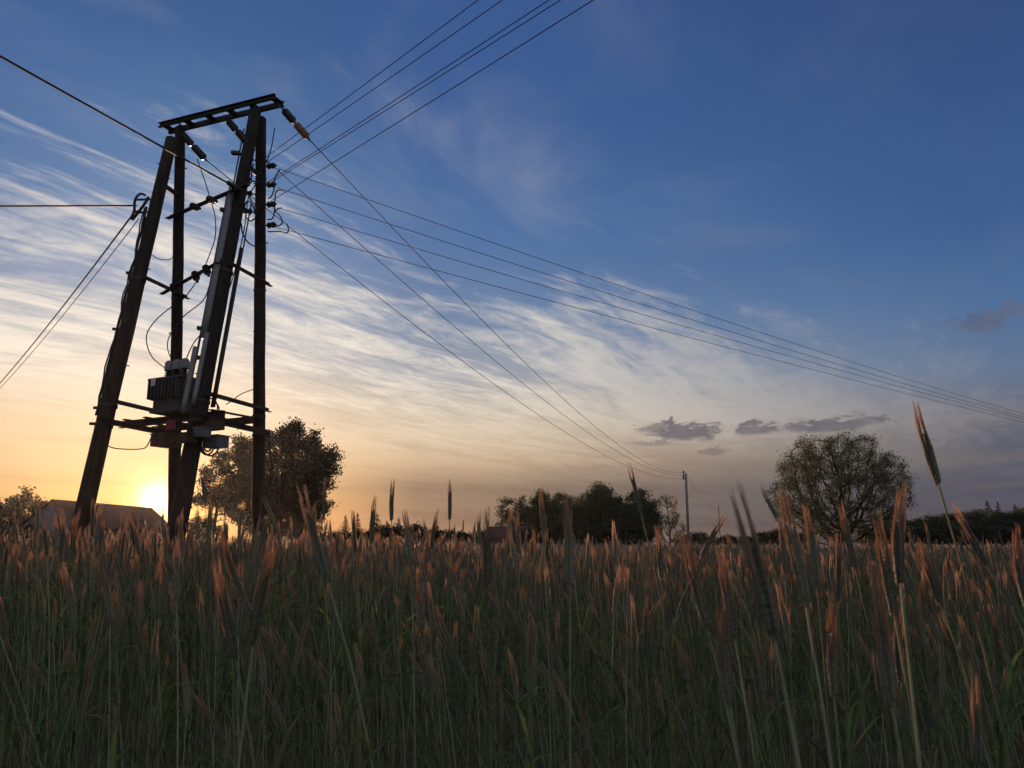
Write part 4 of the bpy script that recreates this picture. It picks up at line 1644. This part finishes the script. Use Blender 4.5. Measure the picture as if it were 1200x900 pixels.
        e.rotation_mode = 'QUATERNION'
        e.rotation_quaternion = q
        e.scale = (sc, sc, sc * 1.04)
        obj('beard', bm_, e)
        for t_ in (.78, .55):
            i = int(t_ * 12)
            l = leaf_mb(rg, pts[i] - g, rg.uniform(0, 6.28), rg.uniform(.14, .24), rg.uniform(.006, .010), rg.uniform(.7, 2.0))
            obj('leaf', l.mesh('leaf', M['r_leaf']), root)
    # the rest of the nearest rows
    protos = []
    for i in range(12):
        st, m, lv = stalk(900 + i, True)
        root = obj('rye_stalk', st.mesh('rye_stem', M['r_stem'], (0, 0, 0), True))
        em, bm_ = ear_me[i % 12]
        e = obj('ear', em, root)
        e.matrix_basis = m
        obj('beard', bm_, e)
        for l in lv:
            obj('leaf', l.mesh('leaf', M['r_leaf']), root)
        protos.append(root)
    n = 0
    used = set()
    total = 300 - len(hero)
    pos = []
    while n < total:
        u = rg.random()
        y = math.sqrt(NEAR_START ** 2 + u * (NEAR_END ** 2 - NEAR_START ** 2))
        x = rg.uniform(-1, 1) * (y * .70 + .05)
        if any((x - a) ** 2 + (y - b) ** 2 < .03 ** 2 for a, b in pos[-60:]):
            continue
        pos.append((x, y))
        k = rg.randrange(12)
        src = protos[k]
        if k not in used:
            used.add(k)
            o = src
        else:
            o = src.copy()
            COL.objects.link(o)
            for ch in src.children:
                c = ch.copy()
                COL.objects.link(c)
                c.parent = o
                for g2 in ch.children:
                    c2 = g2.copy()
                    COL.objects.link(c2)
                    c2.parent = c
        o.location = (x, y, 0)
        # most stalks lean a little to the left, away from the evening wind
        an = rg.gauss(math.pi, 1.1)
        o.rotation_euler = (rg.gauss(0, .04), rg.gauss(0, .04), an)
        lim = 1.07 if y < 2.2 else 1.12
        if x < 0:
            lim += .05
        s = min(lim, rg.gauss(.985 + max(-.02, min(.05, -.05 * x)), .075))
        if rg.random() < .25:
            s *= rg.uniform(.72, .94)
        o.scale = (s, s, s)
        side = 'left' if x < -.23 * y else ('right' if x > .23 * y else 'middle')
        deep = 'first' if y < 2.3 else 'next'
        tag(o, 'dim bearded rye stalk in the %s rows, %s part of the field' % ('very nearest' if deep == 'first' else 'next nearest', side), 'rye', G)
        n += 1


build_rye_individuals()


def build_rye_stuff():
    rg = np.random.RandomState(5)
    # single stalks
    protos = [joined(300 + i, True, EARS[i % 12]).mesh('rye', RM) for i in range(14)]
    n = 6400
    x, y = wedge(rg, n, NEAR_END - .15, 9.5)
    P = np.stack([x, y, np.zeros(n)], 1)
    rot = np.stack([rg.normal(0, .045, n), rg.normal(0, .045, n), rg.normal(math.pi, 1.2, n)], 1)
    s = np.clip(rg.normal(1.02, .066, n) + np.clip(.015 - x * .05, -.03, .09), .80, 1.24)
    shorter = rg.uniform(0, 1, n) < .20
    s[shorter] *= rg.uniform(.68, .92, shorter.sum())
    scatter('rye_rows', protos, P, rot, np.stack([s, s, s], 1), rg.randint(0, 14, n), 'dense standing rye with bearded ears behind the nearest rows')
    # small clumps farther on
    protos = []
    r2 = random.Random(8)
    for i in range(8):
        b = MB()
        for k in range(11):
            j = joined(500 + i * 20 + k, False)
            mt = Matrix.Translation((r2.uniform(-.22, .22), r2.uniform(-.22, .22), 0)) @ Matrix.Rotation(r2.gauss(math.pi, 1.2), 4, 'Z') @ Matrix.Scale(min(1.12, max(.85, r2.gauss(1, .06))), 4)
            b.add(j, mt)
        protos.append(b.mesh('rye', RM))
    n = 7000
    x, y = wedge(rg, n, 9.2, 36.0, .80, 1.5)
    P = np.stack([x, y, np.zeros(n)], 1)
    rot = np.stack([np.zeros(n), np.zeros(n), rg.normal(0, .8, n)], 1)
    s = np.clip(rg.normal(1.01, .06, n) + np.clip(.01 - x * .010, -.04, .10), .85, 1.25)
    scatter('rye_rows', protos, P, rot, np.stack([s, s, s], 1), rg.randint(0, 8, n), 'standing rye in the middle distance of the field')
    # wide patches in the distance
    protos = []
    for i in range(6):
        b = MB()
        for k in range(60):
            j = joined(800 + i * 80 + k, False)
            mt = Matrix.Translation((r2.uniform(-.9, .9), r2.uniform(-.9, .9), 0)) @ Matrix.Rotation(r2.gauss(math.pi, 1.2), 4, 'Z') @ Matrix.Diagonal((2.0, 2.0, min(1.12, max(.85, r2.gauss(1, .06))), 1))
            b.add(j, mt)
        protos.append(b.mesh('rye', RM))
    n = 6500
    x, y = wedge(rg, n, 35.0, RYE_END, .80, 3.0)
    P = np.stack([x, y, np.zeros(n)], 1)
    rot = np.stack([np.zeros(n), np.zeros(n), rg.uniform(0, 6.28, n)], 1)
    s = np.clip(rg.normal(1.0, .04, n), .9, 1.1)
    scatter('rye_rows', protos, P, rot, np.stack([s, s, s], 1), rg.randint(0, 6, n), 'distant pale rye reaching to the edge of the field')


build_rye_stuff()


# ------------------------------------------------------------------ evening air
def build_haze():
    b = MB()
    b.box((0, 175, 9.5), (480, 0, 0), (0, 345, 0), (0, 0, 11.0))
    m = bpy.data.materials.new('haze')
    m.use_nodes = True
    t = m.node_tree
    t.nodes.clear()
    pv = t.nodes.new('ShaderNodeVolumePrincipled')
    pv.inputs['Color'].default_value = (0.92, 0.90, 0.90, 1)
    pv.inputs['Density'].default_value = HAZE_DENSITY
    pv.inputs['Anisotropy'].default_value = HAZE_G
    out = t.nodes.new('ShaderNodeOutputMaterial')
    t.links.new(pv.outputs[0], out.inputs['Volume'])
    o = obj('haze', b.mesh('haze', m))
    o['kind'] = 'stuff'


HAZE_DENSITY, HAZE_G = 0.00007, 0.72
build_haze()
